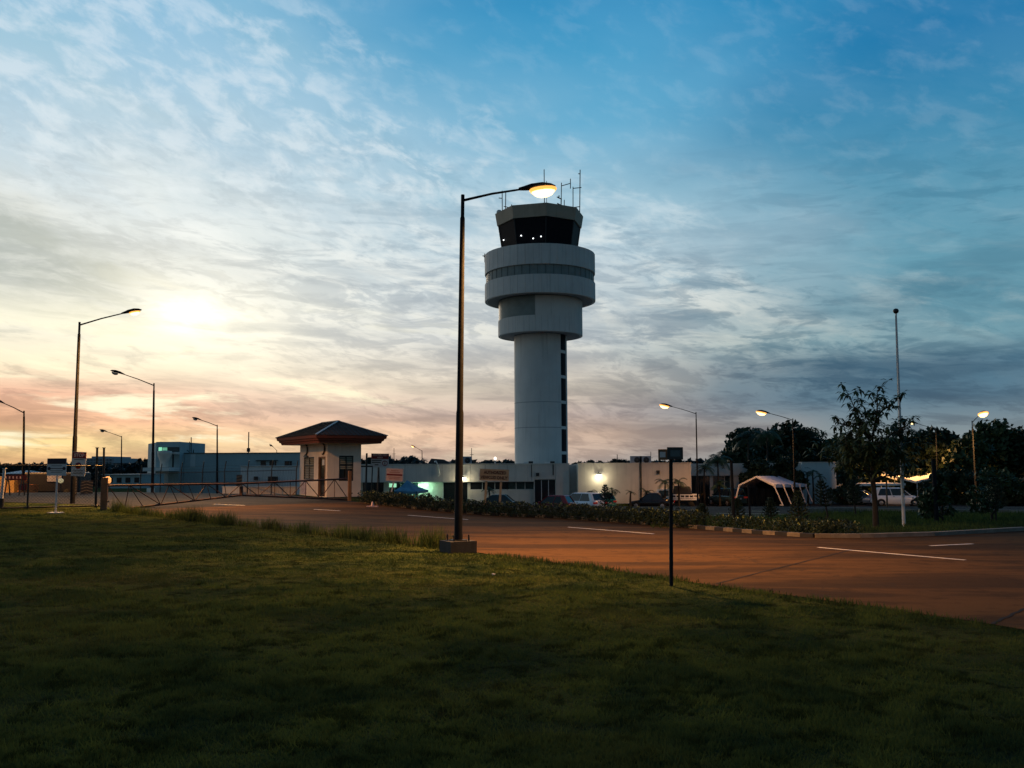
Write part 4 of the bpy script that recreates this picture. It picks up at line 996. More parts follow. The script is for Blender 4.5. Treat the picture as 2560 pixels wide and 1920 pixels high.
# ------------------------------------------------------------------ posts and poles
def post(base, top, r, m, name, cat, label, group=None, seg=10, cap=None):
    D = base.y; T_ = P(*top, D)-base; t = thing(name, label, cat, base, group=group)
    MB().tube([(0, 0, -.1), T_], [r, r*(.85 if cap != 'ball' else .5)], seg).build('shaft', m, t); 
    b = MB()
    if cap == 'ball': b.lathe([(.001, .10), (.08, .07), (.11, 0), (.08, -.07), (.02, -.11)], c=T_+Vector((0,0,.1)), seg=14); b.build('ball_finial', 'steel_dark', t)
    else: b.box(T_+Vector((0,0,.01)), (r*2.1, r*2.1, .03)); b.build('cap', m, t)
    return t
fp = post(G(2260, 1316), (2240, 784), .062, 'pole_white', 'flagpole', 'flagpole', 'tall bare white flagpole with a ball on top, standing on the verge', cap='ball')
T_ = P(2240, 784, G(2260, 1316).y)-fp.location
MB().tube([(-.10, -.05, 1.3), (T_.x*.98-.05, -.05, T_.z*.99)], .008, 4).build('halyard', 'steel_dark', fp)
MB().box((0, -.1, 1.3), (.05, .06, .18)).build('cleat', 'steel_dark', fp)
post(G(1835, 1312), (1828, 1153), .065, 'pole', 'steel_post', 'post', 'bare grey steel post on the verge left of the marquee', 'bare posts on the verge')
post(G(1876, 1303), (1871, 1214), .045, 'pole', 'steel_post', 'post', 'shorter thin post right of the taller grey one before the marquee', 'bare posts on the verge')
post(G(2342, 1306), (2333, 1148), .09, 'pole', 'steel_post', 'post', 'leaning pale post on the verge right of the flagpole', 'bare posts on the verge')
post(G(2218, 1268.5), (2216, 1206), .05, 'wood', 'steel_post', 'post', 'thin yellowish post in front of the white four wheel drive', 'bare posts on the verge')

# near sign post with double lantern-like box
NP = G(1678, 1465); t = thing('signpost', 'slim dark post with two small back to back plates, nearest the viewer', 'signpost', NP)
Tn = P(1677, 1118, NP.y)-NP
MB().tube([(0, 0, -.1), (Tn.x, Tn.y, Tn.z)], .034, 12).build('pole', 'pole', t)
uu = NP.y/F_PX
def plate(px0, px1, py0, py1, yoff, rot, m_):
    c = P((px0+px1)/2, (py0+py1)/2, NP.y+yoff)-NP; w_, h_ = (px1-px0)*uu/math.cos(rot), (py1-py0)*uu
    o = MB().box((0, 0, 0), (w_, .02, h_)).build('plate', 'frame_dark', t); o.location = c; o.rotation_euler = (0, 0, rot); bevel(o, .006)
    i = MB().box((0, -.012, 0), (w_*.62, .006, h_*.5)).build('pale_panel', m_, o)
    return o
o = plate(1646, 1668, 1123, 1150, .02, R(-15), 'sign_white'); o.data.materials[0] = M['wood']
plate(1667, 1708, 1118, 1149, -.05, R(10), 'glass_band')

# small stone on the lawn is just a bright speck: a bottle cap sized white litter
q = G(1234, 1438); o = MB().lathe([(.001, .035), (.03, .03), (.04, .012), (.02, 0)], seg=9).build('litter', 'sign_white', None, q); tag(o, 'small pale scrap of litter on the lawn below the lamp plinth', 'litter')

# ------------------------------------------------------------------ gate
GA, GB = G(259, 1273), G(874, 1251)
gdir = (GB-GA); gdir.z = 0; gn = Vector((-gdir.y, gdir.x, 0)).normalized()
def PG(px, py):
    d = ray(px, py); t_ = (GA.x*gn.x+GA.y*gn.y)/(d.x*gn.x+d.y*gn.y); return Vector((d.x*t_, d.y*t_, EYE+d.z*t_))
gate = thing('swing_gate', 'rusty red pipe truss gate in two tapering leaves across the road', 'gate', GA)
def leaf(top, bot, n, flip):
    lf = MB(); a0, a1 = PG(*top[0])-GA, PG(*top[1])-GA; b0, b1 = PG(*bot[0])-GA, PG(*bot[1])-GA
    lf.tube([a0, a1], .045, 8); lf.tube([b0, b1], .045, 8); o = lf.build('gate_leaf', 'red_brown', gate)
    br = MB()
    for k in range(n+1):
        t_ = k/n; br.tube([a0.lerp(a1, t_), b0.lerp(b1, t_)], .018, 6)
        if k < n:
            if (k+flip) % 2: br.tube([a0.lerp(a1, t_), b0.lerp(b1, (k+1)/n)], .022, 6)
            else: br.tube([b0.lerp(b1, t_), a0.lerp(a1, (k+1)/n)], .022, 6)
    br.build('bracing', 'red_brown', o); return o
leaf(((270, 1214), (604, 1209)), ((312, 1272), (604, 1238)), 7, 0)
leaf(((604, 1209), (871, 1197)), ((604, 1238), (871, 1249)), 7, 1)
b = MB(); q = PG(603, 1215)-GA; q2 = PG(603, 1240)-GA; b.bar(q, q2, .14, .14); b.build('latch_post', 'red_brown', gate)
def gpost(Bp, top, w_, lab, m):
    t = thing('gate_post', lab, 'gate post', Bp); h_ = (P(*top, Bp.y)-Bp).z
    bevel(MB().box((0, 0, h_/2-.1), (w_, w_, h_+.2), rz=.3).build('post', m, t), .02)
    b = MB(); b.tube([(0, 0, h_*.25), (w_*.8, -.02, h_*.25)], .04, 6); b.tube([(0, 0, h_*.8), (w_*.8, -.02, h_*.8)], .04, 6); b.build('hinge', 'steel_dark', t); return t
gpost(G(259, 1274), (259, 1194), .26, 'thick rusty left gate post where the chain link fence ends', 'wood')
gpost(G(874, 1252), (874, 1177), .19, 'rusty right gate post in front of the guardhouse wall', 'wood')

# ------------------------------------------------------------------ chain link fence on the left
FA, FB = GX(-260, 36.5), G(252, 1269)
fence = thing('chain_link_fence', 'dark chain link fence with top and bottom rails left of the gate', 'fence', FB)
fv = (FA-FB); fL = math.hypot(fv.x, fv.y); fu = Vector((fv.x/fL, fv.y/fL, 0)); zt3 = (P(240, 1165, FB.y)-FB).z
def fp_(s, z): p = FB+fu*s; return Vector((p.x-FB.x, p.y-FB.y, gz(p.x, p.y)-FB.z+z))
b = MB(); b.tube([fp_(0, zt3), fp_(fL, zt3+.02)], .035, 6); b.build('top_rail', 'steel_dark', fence)
b = MB(); b.tube([fp_(0, .08), fp_(fL, .06)], .04, 6); b.build('bottom_rail', 'steel_dark', fence)
b = MB(); s = 0.; H_ = zt3-.1
while s < fL+H_:
    for sg in (0, 1):
        a, c = (s, s-H_) if sg else (s-H_, s)
        z0, z1 = .1, zt3
        lo, hi = a, c
        # clip to 0..fL
        def cl_(u, z): return u, z
        pa, pc = (a, z0), (c, z1)
        def clip(p, q):
            (u0, w0), (u1, w1) = p, q
            if u0 == u1: return p
            if u0 < 0: w0 += (0-u0)/(u1-u0)*(w1-w0); u0 = 0
            if u0 > fL: w0 += (fL-u0)/(u1-u0)*(w1-w0); u0 = fL
            return (u0, w0)
        p_, q_ = clip(pa, pc), clip(pc, pa)
        if abs(p_[0]-q_[0]) > .02: b.bar(fp_(*p_), fp_(*q_), .006, .006)
    s += .13
b.build('mesh', 'pole', fence)
for s in (2.9, 5.9, 8.9, 11.9): MB().tube([fp_(s, -.1), fp_(s, zt3+.03)], .04, 8).build('post', 'steel_dark', fence)
for px, lab in ((243, 'left one of the two tall dark posts beside the gate post'), (260, 'right one of the two tall dark posts beside the gate post')):
    post(GX(px-4 if px < 250 else px-2, FB.y+ (0. if px < 250 else 1.4)), (px, 1120), .055, 'steel_dark', 'fence_post', 'post', lab, 'tall posts by the gate')
t = post(GX(1, 39.5), (11, 1172), .07, 'pole_white', 'leaning_post', 'post', 'leaning white post with a black foot at the left edge')
MB().tube([(0, 0, 0), (.02, 0, .42)], .12, 10).build('black_foot', 'frame_dark', t)

# back fence with barbed wire arms
BA, BB_ = GX(350, 66), GX(740, 58)
bf = thing('barbed_fence', 'thin security fence with barbed wire arms in front of the blue grey hall', 'fence', BA)
def bp_(t_, z): p = BA.lerp(BB_, t_); return Vector((p.x-BA.x, p.y-BA.y, gz(p.x, p.y)-BA.z+z))
zb3 = (P(400, 1184, BA.y)-BA).z
for k in range(8): t_ = k/7; MB().tube([bp_(t_, -.1), bp_(t_, zb3), bp_(t_, zb3+.6)+Vector((.08, 0, 0))], .035, 6).build('post', 'frame_dark', bf)
b = MB()
for z in (zb3, zb3*.55): b.tube([bp_(0, z), bp_(1, z)], .025, 6)
for z in (zb3+.2, zb3+.4): b.tube([bp_(0, z), bp_(1, z)], .006, 4)
b.build('rails', 'frame_dark', bf)
b = MB()
for k in range(110):
    t_ = k/110; b.bar(bp_(t_, .1), bp_(t_+.009, zb3), .006, .006); b.bar(bp_(t_+.009, .1), bp_(t_, zb3), .006, .006)
b.build('mesh', 'frame_dark', bf)
# frame with wires right of the guardhouse
fr0 = GX(880, 57); t = thing('wire_frame', 'dark steel frame with strung wires behind the right gate post', 'fence', fr0)
def fq(px, py, D=57.): return P(px, py, D)-fr0
for px, y0 in ((879, 1132), (917, 1133), (931, 1168), (946, 1168)): MB().tube([fq(px, y0), fq(px-3, 1246)], .04 if px != 917 else .06, 6).build('upright', 'frame_dark', t)
b = MB(); b.tube([fq(875, 1166), fq(932, 1166)], .05, 6); b.tube([fq(878, 1150), fq(917, 1150)], .02, 6); b.tube([fq(878, 1154), fq(917, 1154)], .02, 6); b.build('crossbar', 'frame_dark', t)
MB().box(fq(907, 1166)+Vector((0, .1, 1.3*0)), (.9, .02, .02)).build('bracket', 'frame_dark', t)

# ------------------------------------------------------------------ signs
def board(t, px0, px1, py0, py1, D, m, tilt=0., rz=0., name='board', th=.03, yo=0.):
    u = D/F_PX; c = P((px0+px1)/2, (py0+py1)/2, D+yo)-t.location
    o = MB().box((0, 0, 0), ((px1-px0)*u, th, (py1-py0)*u)).build(name, m, t); o.location = c; o.rotation_euler = (0, tilt, rz); return o
# 1 white direction board with dark header
B1 = G(139, 1283); t = thing('direction_sign', 'white board with a dark header and a long double headed arrow on a white post', 'sign', B1); D1 = B1.y
h_ = (P(139, 1188, D1)-B1).z
MB().tube([(0, 0, 0), (.0, 0, h_)], .038, 8).build('post', 'sign_white', t); MB().box((0, 0, .02), (.55, .3, .04)).build('foot', 'sign_white', t)
u1 = D1/F_PX; o = board(t, 118, 166, 1146, 1189, D1-.06, 'sign_white'); 
c = MB().box((0, -.02, 14.5*u1), (46*u1, .006, 13.5*u1)).build('header', 'sign_dark', o)
b = MB(); b.box((0, -.02, -3.5*u1), (30*u1, .006, 1.6*u1))
for s_ in (-1, 1):
    b.lathe([(.001, -.003), (4*u1, -.003), (4*u1, .003), (.001, .003)], c=(s_*18.5*u1, 0, 0), seg=14)
    n0 = len(b.v)-56
vv = b.v[8:]; b.v = b.v[:8]+[(x, z-.02, -y-3.5*u1) for x, y, z in vv]
b.build('arrow', 'sign_dark', o)
b = MB()
for k, w_ in ((3, 26), (-9, 32), (-13, 28)): b.box((0, -.019, k*u1), (w_*u1, .004, 1.1*u1))
b.build('text_lines', 'ink', o)
# 2 entry sign fixed on the left street lamp
D2 = 43.2; q = P(197, 1160, D2); t = thing('entry_sign', 'portrait board with red STOP header and no entry disc on the left lamp post', 'sign', q); u2 = D2/F_PX
o = MB().box((0, 0, 0), (35*u2, .03, 60*u2)).build('board', 'sign_white', t); o.rotation_euler = (0, R(-2.5)*-1, 0)
MB().box((0, -.02, 21.5*u2), (34*u2, .008, 15*u2)).build('header', 'sign_red', o)
text_mesh('header_text', 'STOP', 11*u2, 'sign_pink', o, (0, -.026, 21.5*u2), (R(90), 0, 0), width=26*u2, bold=.01)
b = MB(); b.lathe([(.001, 0), (8*u2, 0), (8*u2, .006), (.001, .006)], seg=22); oo = b.build('no_entry_disc', 'sign_red', o); oo.rotation_euler = (R(90), 0, 0); oo.location = (-.5*u2, -.018, -4*u2)
MB().box((-.5*u2, -.027, -4*u2), (12*u2, .004, 2.6*u2)).build('disc_bar', 'sign_pink', o)
b = MB()
for k, w_ in ((11, 24), (-16, 26), (-20, 22), (-24, 26)): b.box((0, -.018, k*u2), (w_*u2, .004, 1.5*u2))
b.build('text_lines', 'ink', o)
MB().box((-.2, .06, .4), (.3, .08, .05)).build('clamp', 'steel_dark', t)
# 3 restricted area sign
D3 = 58.; q = GX(948, D3); t = thing('restricted_sign', 'board with a red RESTRICTED AREA header and a barred pedestrian circle', 'sign', q); u3 = D3/F_PX
o = board(t, 928, 972, 1134, 1168, D3, 'sign_white', tilt=R(1)); MB().tube([(.0, .06, 0), P(947, 1168, D3)+Vector((0,.06,.3))-q], .03, 8).build('post', 'pole', t)
MB().box((0, -.02, 10*u3), (43.5*u3, .008, 13*u3)).build('header', 'sign_red', o)
text_mesh('header_text', 'RESTRICTED', 6*u3, 'sign_pink', o, (0, -.026, 13*u3), (R(90), 0, 0), width=36*u3, bold=.006); text_mesh('header_text', 'AREA', 5*u3, 'sign_pink', o, (0, -.026, 7*u3), (R(90), 0, 0), width=15*u3, bold=.006)
b = MB()
for k, w_, xx in ((0, 24, -8), (-5, 22, -9), (-11, 9, -8)): b.box((xx*u3, -.019, k*u3), (w_*u3, .005, 2.4*u3))
b.build('text_lines', 'ink', o)
b = MB(); b.lathe([(5*u3, 0), (6.8*u3, 0), (6.8*u3, .006), (5*u3, .006)], seg=22); oo = b.build('prohibition_ring', 'sign_red', o); oo.rotation_euler = (R(90), 0, 0); oo.location = (12.5*u3, -.018, -7*u3)
b = MB(); b.box((12.5*u3, -.018, -8*u3), (2.2*u3, .004, 5.5*u3)); b.lathe([(.001, -.002), (1.3*u3, 0), (.001, .002)], c=(0, 0, 0), seg=8); b.v = b.v[:8]+[(x+12.5*u3, z-.018, y-3.6*u3) for x, y, z in b.v[8:]]; b.build('pedestrian', 'sign_dark', o)
# 4 pink notice board leaning slightly
D4 = 56.; q = GX(979, D4); t = thing('notice_board', 'pinkish square notice with one red bar, on a leaning white post', 'sign', q); u4 = D4/F_PX
o = board(t, 965, 1008, 1171, 1203, D4, 'sign_pink', tilt=R(3)); MB().bar((-.1, .05, 0), P(985, 1200, D4)+Vector((0,.05,0))-q, .09, .05).build('post', 'sign_white', t)
MB().box((0, -.02, 0), (39*u4, .008, 4*u4)).build('red_bar', 'sign_red', o); b = MB()
for s_ in (-1, 1): b.box((s_*20.5*u4, -.019, 0), (1*u4, .006, 31*u4)); b.box((0, -.019, s_*15*u4), (40*u4, .006, 1*u4))
b.build('border', 'sign_white', o); b = MB()
M['faded_red'] = mat('faded_red_ink', (.50, .22, .17), .7)
for k, w_ in ((10, 18), (6, 26), (-6, 30), (-10, 26)): b.box((0, -.019, k*u4), (w_*u4, .004, 2*u4))
b.build('text_lines', 'faded_red', o)
# 5 authorized vehicles only
D5 = 50.; q = GX(1235, D5); t = thing('authorized_sign', 'wide timber sign reading AUTHORIZED VEHICLES ONLY on two posts behind the hedge', 'sign', q); u5 = D5/F_PX
o = board(t, 1198, 1272, 1173, 1203, D5, 'wood_sign', tilt=R(2.2)); 
text_mesh('sign_text', 'AUTHORIZED', 11*u5, 'ink_brown', o, (2.5*u5, -.024, 6.2*u5), (R(90), 0, 0), width=56*u5, bold=.008)
text_mesh('sign_text', 'VEHICLES', 10*u5, 'ink_brown', o, (-14*u5, -.024, -5.8*u5), (R(90), 0, 0), width=38*u5, bold=.006); text_mesh('sign_text', 'ONLY', 11*u5, 'ink_brown', o, (20*u5, -.024, -6.5*u5), (R(90), 0, 0), width=27*u5, bold=.008)
b = MB(); b.box((-36*u5, -.02, 0), (2*u5, .012, 29*u5)); b.box((0, -.02, -14*u5), (72*u5, .012, 1.6*u5)); b.build('border', 'cream', o)
for (a, c_) in ((1216, 1212), (1253, 1249)): MB().bar(P(c_, 1262, D5)+Vector((0,.06,0))-q, P(a, 1200, D5)+Vector((0,.06,0))-q, .12, .08).build('post', 'wood_sign', t)
# red white aerial beacon on a mast beyond the roof
q = P(1238, 1160, 130); t = thing('beacon_mast', 'small lit beacon on a mast beyond the low roof', 'beacon', GX(1238, 130)); 
MB().tube([(0,0,0), P(1238, 1149, 130)-t.location], .1, 6).build('mast', 'sign_white', t); MB().lathe([(.001, .25), (.2, .1), (.2, -.1), (.1, -.25)], c=P(1238, 1146, 130)-t.location, seg=10).build('beacon_lamp', mat('beacon_glow', (1,1,1), .5, emit=(1,.85,.7), estr=2.), t)
def mast(px, y0, y1, D, lab, r=.06, cup=False):
    B_ = GX(px, D); t = thing('radio_mast', lab, 'mast', B_); T2 = P(px, y0, D)-B_; MB().tube([(0,0,0), T2*.5, T2], [r*1.6, r, r*.6], 6).build('shaft', 'steel_dark', t)
    b = MB(); b.box(T2*.86, (.5, .06, .06)); b.build('crosspiece', 'steel_dark', t)
mast(985, 1120, 0, 140, 'thin radio mast rising behind the trees right of the guardhouse')
mast(1179, 1120, 0, 120, 'thin radio mast just right of the tall lamp post'); mast(1543, 1136, 0, 200, 'tiny far mast right of the wall floodlight', .12); mast(1627, 1129, 0, 120, 'thin mast beside the roof units left of the dark signpost')

# ------------------------------------------------------------------ tents
TB = G(1955, 1263); TDp = 84.; o0 = GX(1935, TDp)
tent = thing('marquee', 'long white marquee with splayed legs beside the parking bays', 'tent', o0)
tp = lambda px, py, D: P(px, py, D)-o0
Fl, Fp, Fr = tp(1847, 1211, 85.5), tp(1890, 1190, 84.5), tp(1933, 1211, 83)
Rl, Rp, Rr = tp(1930, 1211, 97), tp(1968, 1190, 95), tp(2012, 1210, 91)
def grid_sag(b, A_, B_, C_, D_, n=8, m_=4, sag=.12):
    vs = []; 
    for i in range(n+1):
        for j in range(m_+1):
            p = A_.lerp(B_, i/n).lerp(D_.lerp(C_, i/n), j/m_); p.z -= sag*math.sin(math.pi*j/m_)*(abs(math.sin(math.pi*i/n*4))); vs.append(p)
    b.add(vs, [(i*(m_+1)+j, (i+1)*(m_+1)+j, (i+1)*(m_+1)+j+1, i*(m_+1)+j+1) for i in range(n) for j in range(m_)], True)
b = MB(); grid_sag(b, Fl, Rl, Rp, Fp); grid_sag(b, Fp, Rp, Rr, Fr)
dz = Vector((0, 0, .28))
for a, c in ((Fr, Rr), (Fl, Rl)):
    k = 16
    for i in range(k): p, q = a.lerp(c, i/k), a.lerp(c, (i+1)/k); b.quad(p, q, q-dz*(1 if i % 4 in (0, 3) else 1), p-dz)
for a, c in ((Fl, Fp), (Fp, Fr)): b.quad(a, c, c-Vector((0,0,.16)), a-Vector((0,0,.16)))
b.build('canopy', 'tent_white', tent)
legs = [(1934, 1212, 1957, 1262, 83), (1957, 1211, 1978, 1260, 85), (1977, 1211, 1997, 1258, 87), (1997, 1211, 2014, 1256, 89), (2012, 1210, 2031, 1255, 91), (1848, 1212, 1836, 1262, 85.5)]
for x0, y0, x1, y1, D in legs:
    MB().bar(tp(x0, y0, D), tp(x1, y1, D-.3), .09, .09).build('leg', 'tent_white', tent)
for x0, y0, x1, y1, D in legs[:5]:
    MB().add([tp(x0-1, y0, D), tp(x0+5, y0, D), tp(x0+5, y0+14, D), tp(x0+3, y0+5, D)], [(0,1,2,3)]).build('corner_drape', 'tent_white', tent)
b = MB(); b.bar(tp(1950, 1263, 82.6), tp(1958, 1263, 82.6), .25, .06); b.build('foot_plate', 'tent_white', tent)
# small blue gazebo
D6 = 82.; o6 = GX(1021, D6); t = thing('blue_gazebo', 'small faded blue pyramid gazebo at the greenish lit entrance', 'tent', o6)
g6 = lambda px, py, D: P(px, py, D)-o6
pk = g6(1018, 1200, D6); cs = [g6(985, 1227, D6-1.5), g6(1042, 1229, D6-1.7), g6(1070, 1225, D6+1), g6(1012, 1224, D6+1.3)]
b = MB()
for i in range(4):
    a, c = cs[i], cs[(i+1) % 4]; m1 = a.lerp(pk, .5)-Vector((0,0,.14)); m2 = c.lerp(pk, .5)-Vector((0,0,.14)); b.add([a, c, m2, m1], [(0,1,2,3)]); b.add([m1, m2, pk], [(0,1,2)]); b.quad(a, c, c-Vector((0,0,.2)), a-Vector((0,0,.2)))
b.build('canopy', 'tent_blue', t)
for c in cs: MB().bar(c, (c.x, c.y, -.1), .05).build('leg', 'pole', t)
# ------------------------------------------------------------------ vehicles (local frame: +x forward)
def car(kind, L, W, H, paint, loc, rz, label, group='parked cars', name='parked_car'):
    t = thing(name, label, 'car', loc, rz, group)
    hw = W/2; r = .33 if kind != 'sedan' else .30
    zb = .95*H*.62 if kind != 'sedan' else H*.60        # belt line
    zb = H*.60; hood = H*(.56 if kind == 'suv' else .52)
    if kind == 'sedan': tail = H*.60
    else: tail = H*.62
    sts = [(-L/2, .42, tail-.10, .86), (-L/2+.10, .24, tail, .95), (-L/2+.55, .20, zb, 1.0), (0, .18, zb, 1.0), (L/2-1.25, .20, zb-.02, 1.0), (L/2-.95, .20, hood+.02, .99), (L/2-.35, .22, hood-.07, .95), (L/2-.08, .26, hood-.16, .86), (L/2, .40, hood-.26, .76)]
    b = MB(); vs = []
    for x, z0, z1, k in sts:
        w_ = hw*k; zm = z0+(z1-z0)*.55
        vs += [(x, -w_*.86, z0), (x, -w_*.97, z0+.10), (x, -w_, zm), (x, -w_*.93, z1-.04), (x, -w_*.84, z1), (x, 0, z1+.03), (x, w_*.84, z1), (x, w_*.93, z1-.04), (x, w_, zm), (x, w_*.97, z0+.10), (x, w_*.86, z0)]
    m = 11; n = len(sts)
    b.add(vs, [(i*m+k, i*m+(k+1) % m, (i+1)*m+(k+1) % m, (i+1)*m+k) for i in range(n-1) for k in range(m)], True)
    b.add(vs[:m], [tuple(range(m))]); b.add(vs[-m:], [tuple(reversed(range(m)))])
    body = b.build('body', paint, t)
    # greenhouse
    xr0, xr1 = {'sedan': (-L/2+.62, -L/2+1.25), 'hatch': (-L/2+.12, -L/2+.50), 'suv': (-L/2+.12, -L/2+.50)}[kind]
    xf0, xf1 = L/2-1.12, L/2-1.85
    b = MB(); y0, y1 = hw*.90, hw*.70; zt_ = H-.05
    pts = [(xr0, -y0, zb-.03), (xf0, -y0, zb-.03), (xf0, y0, zb-.03), (xr0, y0, zb-.03), (xr1, -y1, zt_), (xf1, -y1, zt_), (xf1, y1, zt_), (xr1, y1, zt_)]
    b.add(pts, [(0,1,5,4), (1,2,6,5), (2,3,7,6), (3,0,4,7)]); b.build('windows', 'car_glass', t)
    V_ = [Vector(p) for p in pts]
    b = MB(); ex = .04
    b.add([(xr1-ex, -y1-ex, zt_-.03), (xf1+ex, -y1-ex, zt_-.03), (xf1+ex, y1+ex, zt_-.03), (xr1-ex, y1+ex, zt_-.03), (xr1+.06, -y1+.08, H), (xf1-.12, -y1+.08, H), (xf1-.12, y1-.08, H), (xr1+.06, y1-.08, H)], [(0,1,5,4), (1,2,6,5), (2,3,7,6), (3,0,4,7), (4,5,6,7), (3,2,1,0)])
    bevel(b.build('roof', paint, t), .02)
    for i in (0, 1, 2, 3): MB().bar(V_[i], V_[i+4], .075 if i in (1, 2) else (.16 if kind != 'sedan' else .10), .05).build('window_pillar', paint, t)
    for sg in (-1, 1):
        b = MB()
        for f_ in (.50,): b.bar((xr0+(xf0-xr0)*f_, sg*y0, zb-.03), (xr1+(xf1-xr1)*(f_), sg*(y1), zt_), .06, .04).build('window_pillar', paint, t)
        if kind != 'sedan':
            MB().add([(xr0, sg*(y0+.012), zb-.03), (xr0+.38, sg*(y0+.012), zb-.03), (xr1+.30, sg*(y1+.012), zt_), (xr1, sg*(y1+.012), zt_)], [(0,1,2,3)]).build('rear_quarter', paint, t)
    for x in (-L/2+.78, L/2-.82):
        for sg in (-1, 1):
            b = MB(); b.lathe([(.001, 0), (r, 0), (r*1.0, .19), (.001, .19)], seg=18, smooth=False)
            o = b.build('wheel', 'tyre', t); o.location = (x, sg*(hw-.14)-(.19 if sg > 0 else -.19)*0, r); o.rotation_euler = (R(90)*(-1 if sg > 0 else 1), 0, 0)
            b = MB(); b.lathe([(.001, .20), (r*.55, .20), (r*.62, .185), (r*.62, .17)], seg=16)
            for k in range(5): a = 2*math.pi*k/5; b.bar((0, 0, .205), (r*.56*math.cos(a), r*.56*math.sin(a), .203), .05, .02)
            b.build('rim', 'rim', o)
            b = MB(); vs = []
            for k in range(9): a = math.pi*k/8; vs.append((x+(r+.07)*math.cos(a), sg*(hw*1.003), r+(r+.07)*math.sin(a)))
            b.add(vs, [tuple(range(9)) if sg < 0 else tuple(reversed(range(9)))]); b.build('wheel_arch', 'tyre', t)
    for sg in (-1, 1):
        bevel(MB().box((-L/2+.05, sg*hw*.72, tail-.20), (.14, hw*.46, .15)).build('tail_light', 'lamp_red', t), .02)
        bevel(MB().box((L/2-.11, sg*hw*.68, hood-.22), (.18, hw*.36, .12)).build('headlight', 'lamp_clear', t), .02)
        bevel(MB().box((xf0-.12, sg*(hw+.07), zb+.06), (.12, .16, .12)).build('wing_mirror', paint, t), .02)
        for x in (-.35, .55): MB().box((x, sg*(hw*.985), zb-.12), (.16, .03, .03)).build('door_handle', 'frame_dark', t)
    MB().box((-L/2-.005, 0, tail-.32), (.02, .40, .12)).build('number_plate', 'sign_white', t)
    bevel(MB().box((-L/2+.04, 0, .42), (.16, W*.86, .20)).build('bumper', paint, t), .03)
    return t
def at(px, D, dz=0): p = GX(px, D); return Vector((p.x, p.y, p.z+dz))
car('suv', 4.3, 1.82, 1.63, 'car_white', at(1452, 77.5), R(180-44), 'white crossover seen from its rear corner, left of the small conifer')
car('hatch', 3.75, 1.62, 1.48, 'car_red', at(1378, 73.5), R(180-28), 'dark red hatchback partly behind the hedge beside the white crossover')
car('hatch', 3.7, 1.62, 1.5, 'car_teal', at(1494, 83), R(180-60), 'teal hatchback almost hidden behind the white crossover')
car('sedan', 4.0, 1.62, 1.43, 'car_black', at(1628, 84), R(180-22), 'black sedan parked by the blank wall left of the dark signpost')
car('sedan', 4.2, 1.65, 1.40, 'car_dark', at(1238, 73.0), R(180-8), 'dark car roof showing behind the timber sign and hedge')
car('suv', 4.4, 1.8, 1.75, 'car_dark', at(1818, 90), R(90+20), 'very dark four wheel drive in the shade left of the marquee')
car('suv', 4.5, 1.8, 1.72, 'car_silver', at(2088, 104), R(90-25), 'silver four wheel drive seen from behind, right of the marquee')
car('suv', 4.6, 1.85, 1.78, 'car_white', at(2242, 90), R(-14), 'white four wheel drive lit warmly beside the flagpole')
car('hatch', 3.9, 1.65, 1.45, 'car_silver', at(2160, 93), R(-35), 'pale small car between the young conifer and the broad leaved tree')
# white stake bed truck
tr = thing('pickup_truck', 'small white truck with a slatted flat bed behind the black sedan', 'truck', at(1692, 85.8), R(180-10))
tb = MB(); tb.add([(.55,-.75,.55), (1.9,-.75,.5), (1.95,-.75,1.05), (1.7,-.70,1.75), (.55,-.70,1.8), (.55,.75,.55), (1.9,.75,.5), (1.95,.75,1.05), (1.7,.70,1.75), (.55,.70,1.8)], [(0,1,2,3,4), (9,8,7,6,5), (0,5,6,1), (1,6,7,2), (2,7,8,3), (3,8,9,4), (4,9,5,0)]); bevel(tb.build('cab', 'car_white', tr), .05)
for sg in (-1, 1): MB().add([(.7, sg*.765, 1.12), (1.72, sg*.765, 1.12), (1.55, sg*.735, 1.62), (.7, sg*.735, 1.62)], [(0,1,2,3)]).build('cab_window', 'car_glass', tr)
MB().box((-.75, 0, .80), (2.5, 1.7, .12)).build('bed', 'car_white', tr)
b = MB()
for sg in (-1, 1):
    for z in (.95, 1.22): b.box((-.75, sg*.84, z), (2.5, .04, .10))
    for k in range(7): b.box((-1.95+k*.4, sg*.84, 1.06), (.09, .05, .36))
b.box((-2.0, 0, 1.08), (.04, 1.66, .36)); b.build('stake_side', 'car_white', tr)
MB().box((0, 0, .52), (3.6, .8, .18)).build('chassis', 'frame_dark', tr)
for x in (1.2, -1.3):
    for sg in (-1, 1):
        b = MB(); b.lathe([(.001, 0), (.31, 0), (.31, .18), (.001, .18)], seg=16); o = b.build('wheel', 'tyre', tr); o.location = (x, sg*.62, .31); o.rotation_euler = (R(90)*(-1 if sg > 0 else 1), 0, 0)
cg = thing('truck_load', 'dark covered load piled on the bed of the small white truck', 'cargo', tr.location+Vector((0, 0, .87)), R(170))
b = MB(); b.add([(-1.5,-.7,0), (.35,-.7,0), (.35,.7,0), (-1.5,.7,0), (-1.25,-.6,1.1), (.25,-.62,1.15), (.25,.62,1.15), (-1.25,.6,1.1)], [(0,1,5,4), (1,2,6,5), (2,3,7,6), (3,0,4,7), (4,5,6,7)]); bevel(b.build('tarpaulin', 'frame_dark', cg), .12, 3)

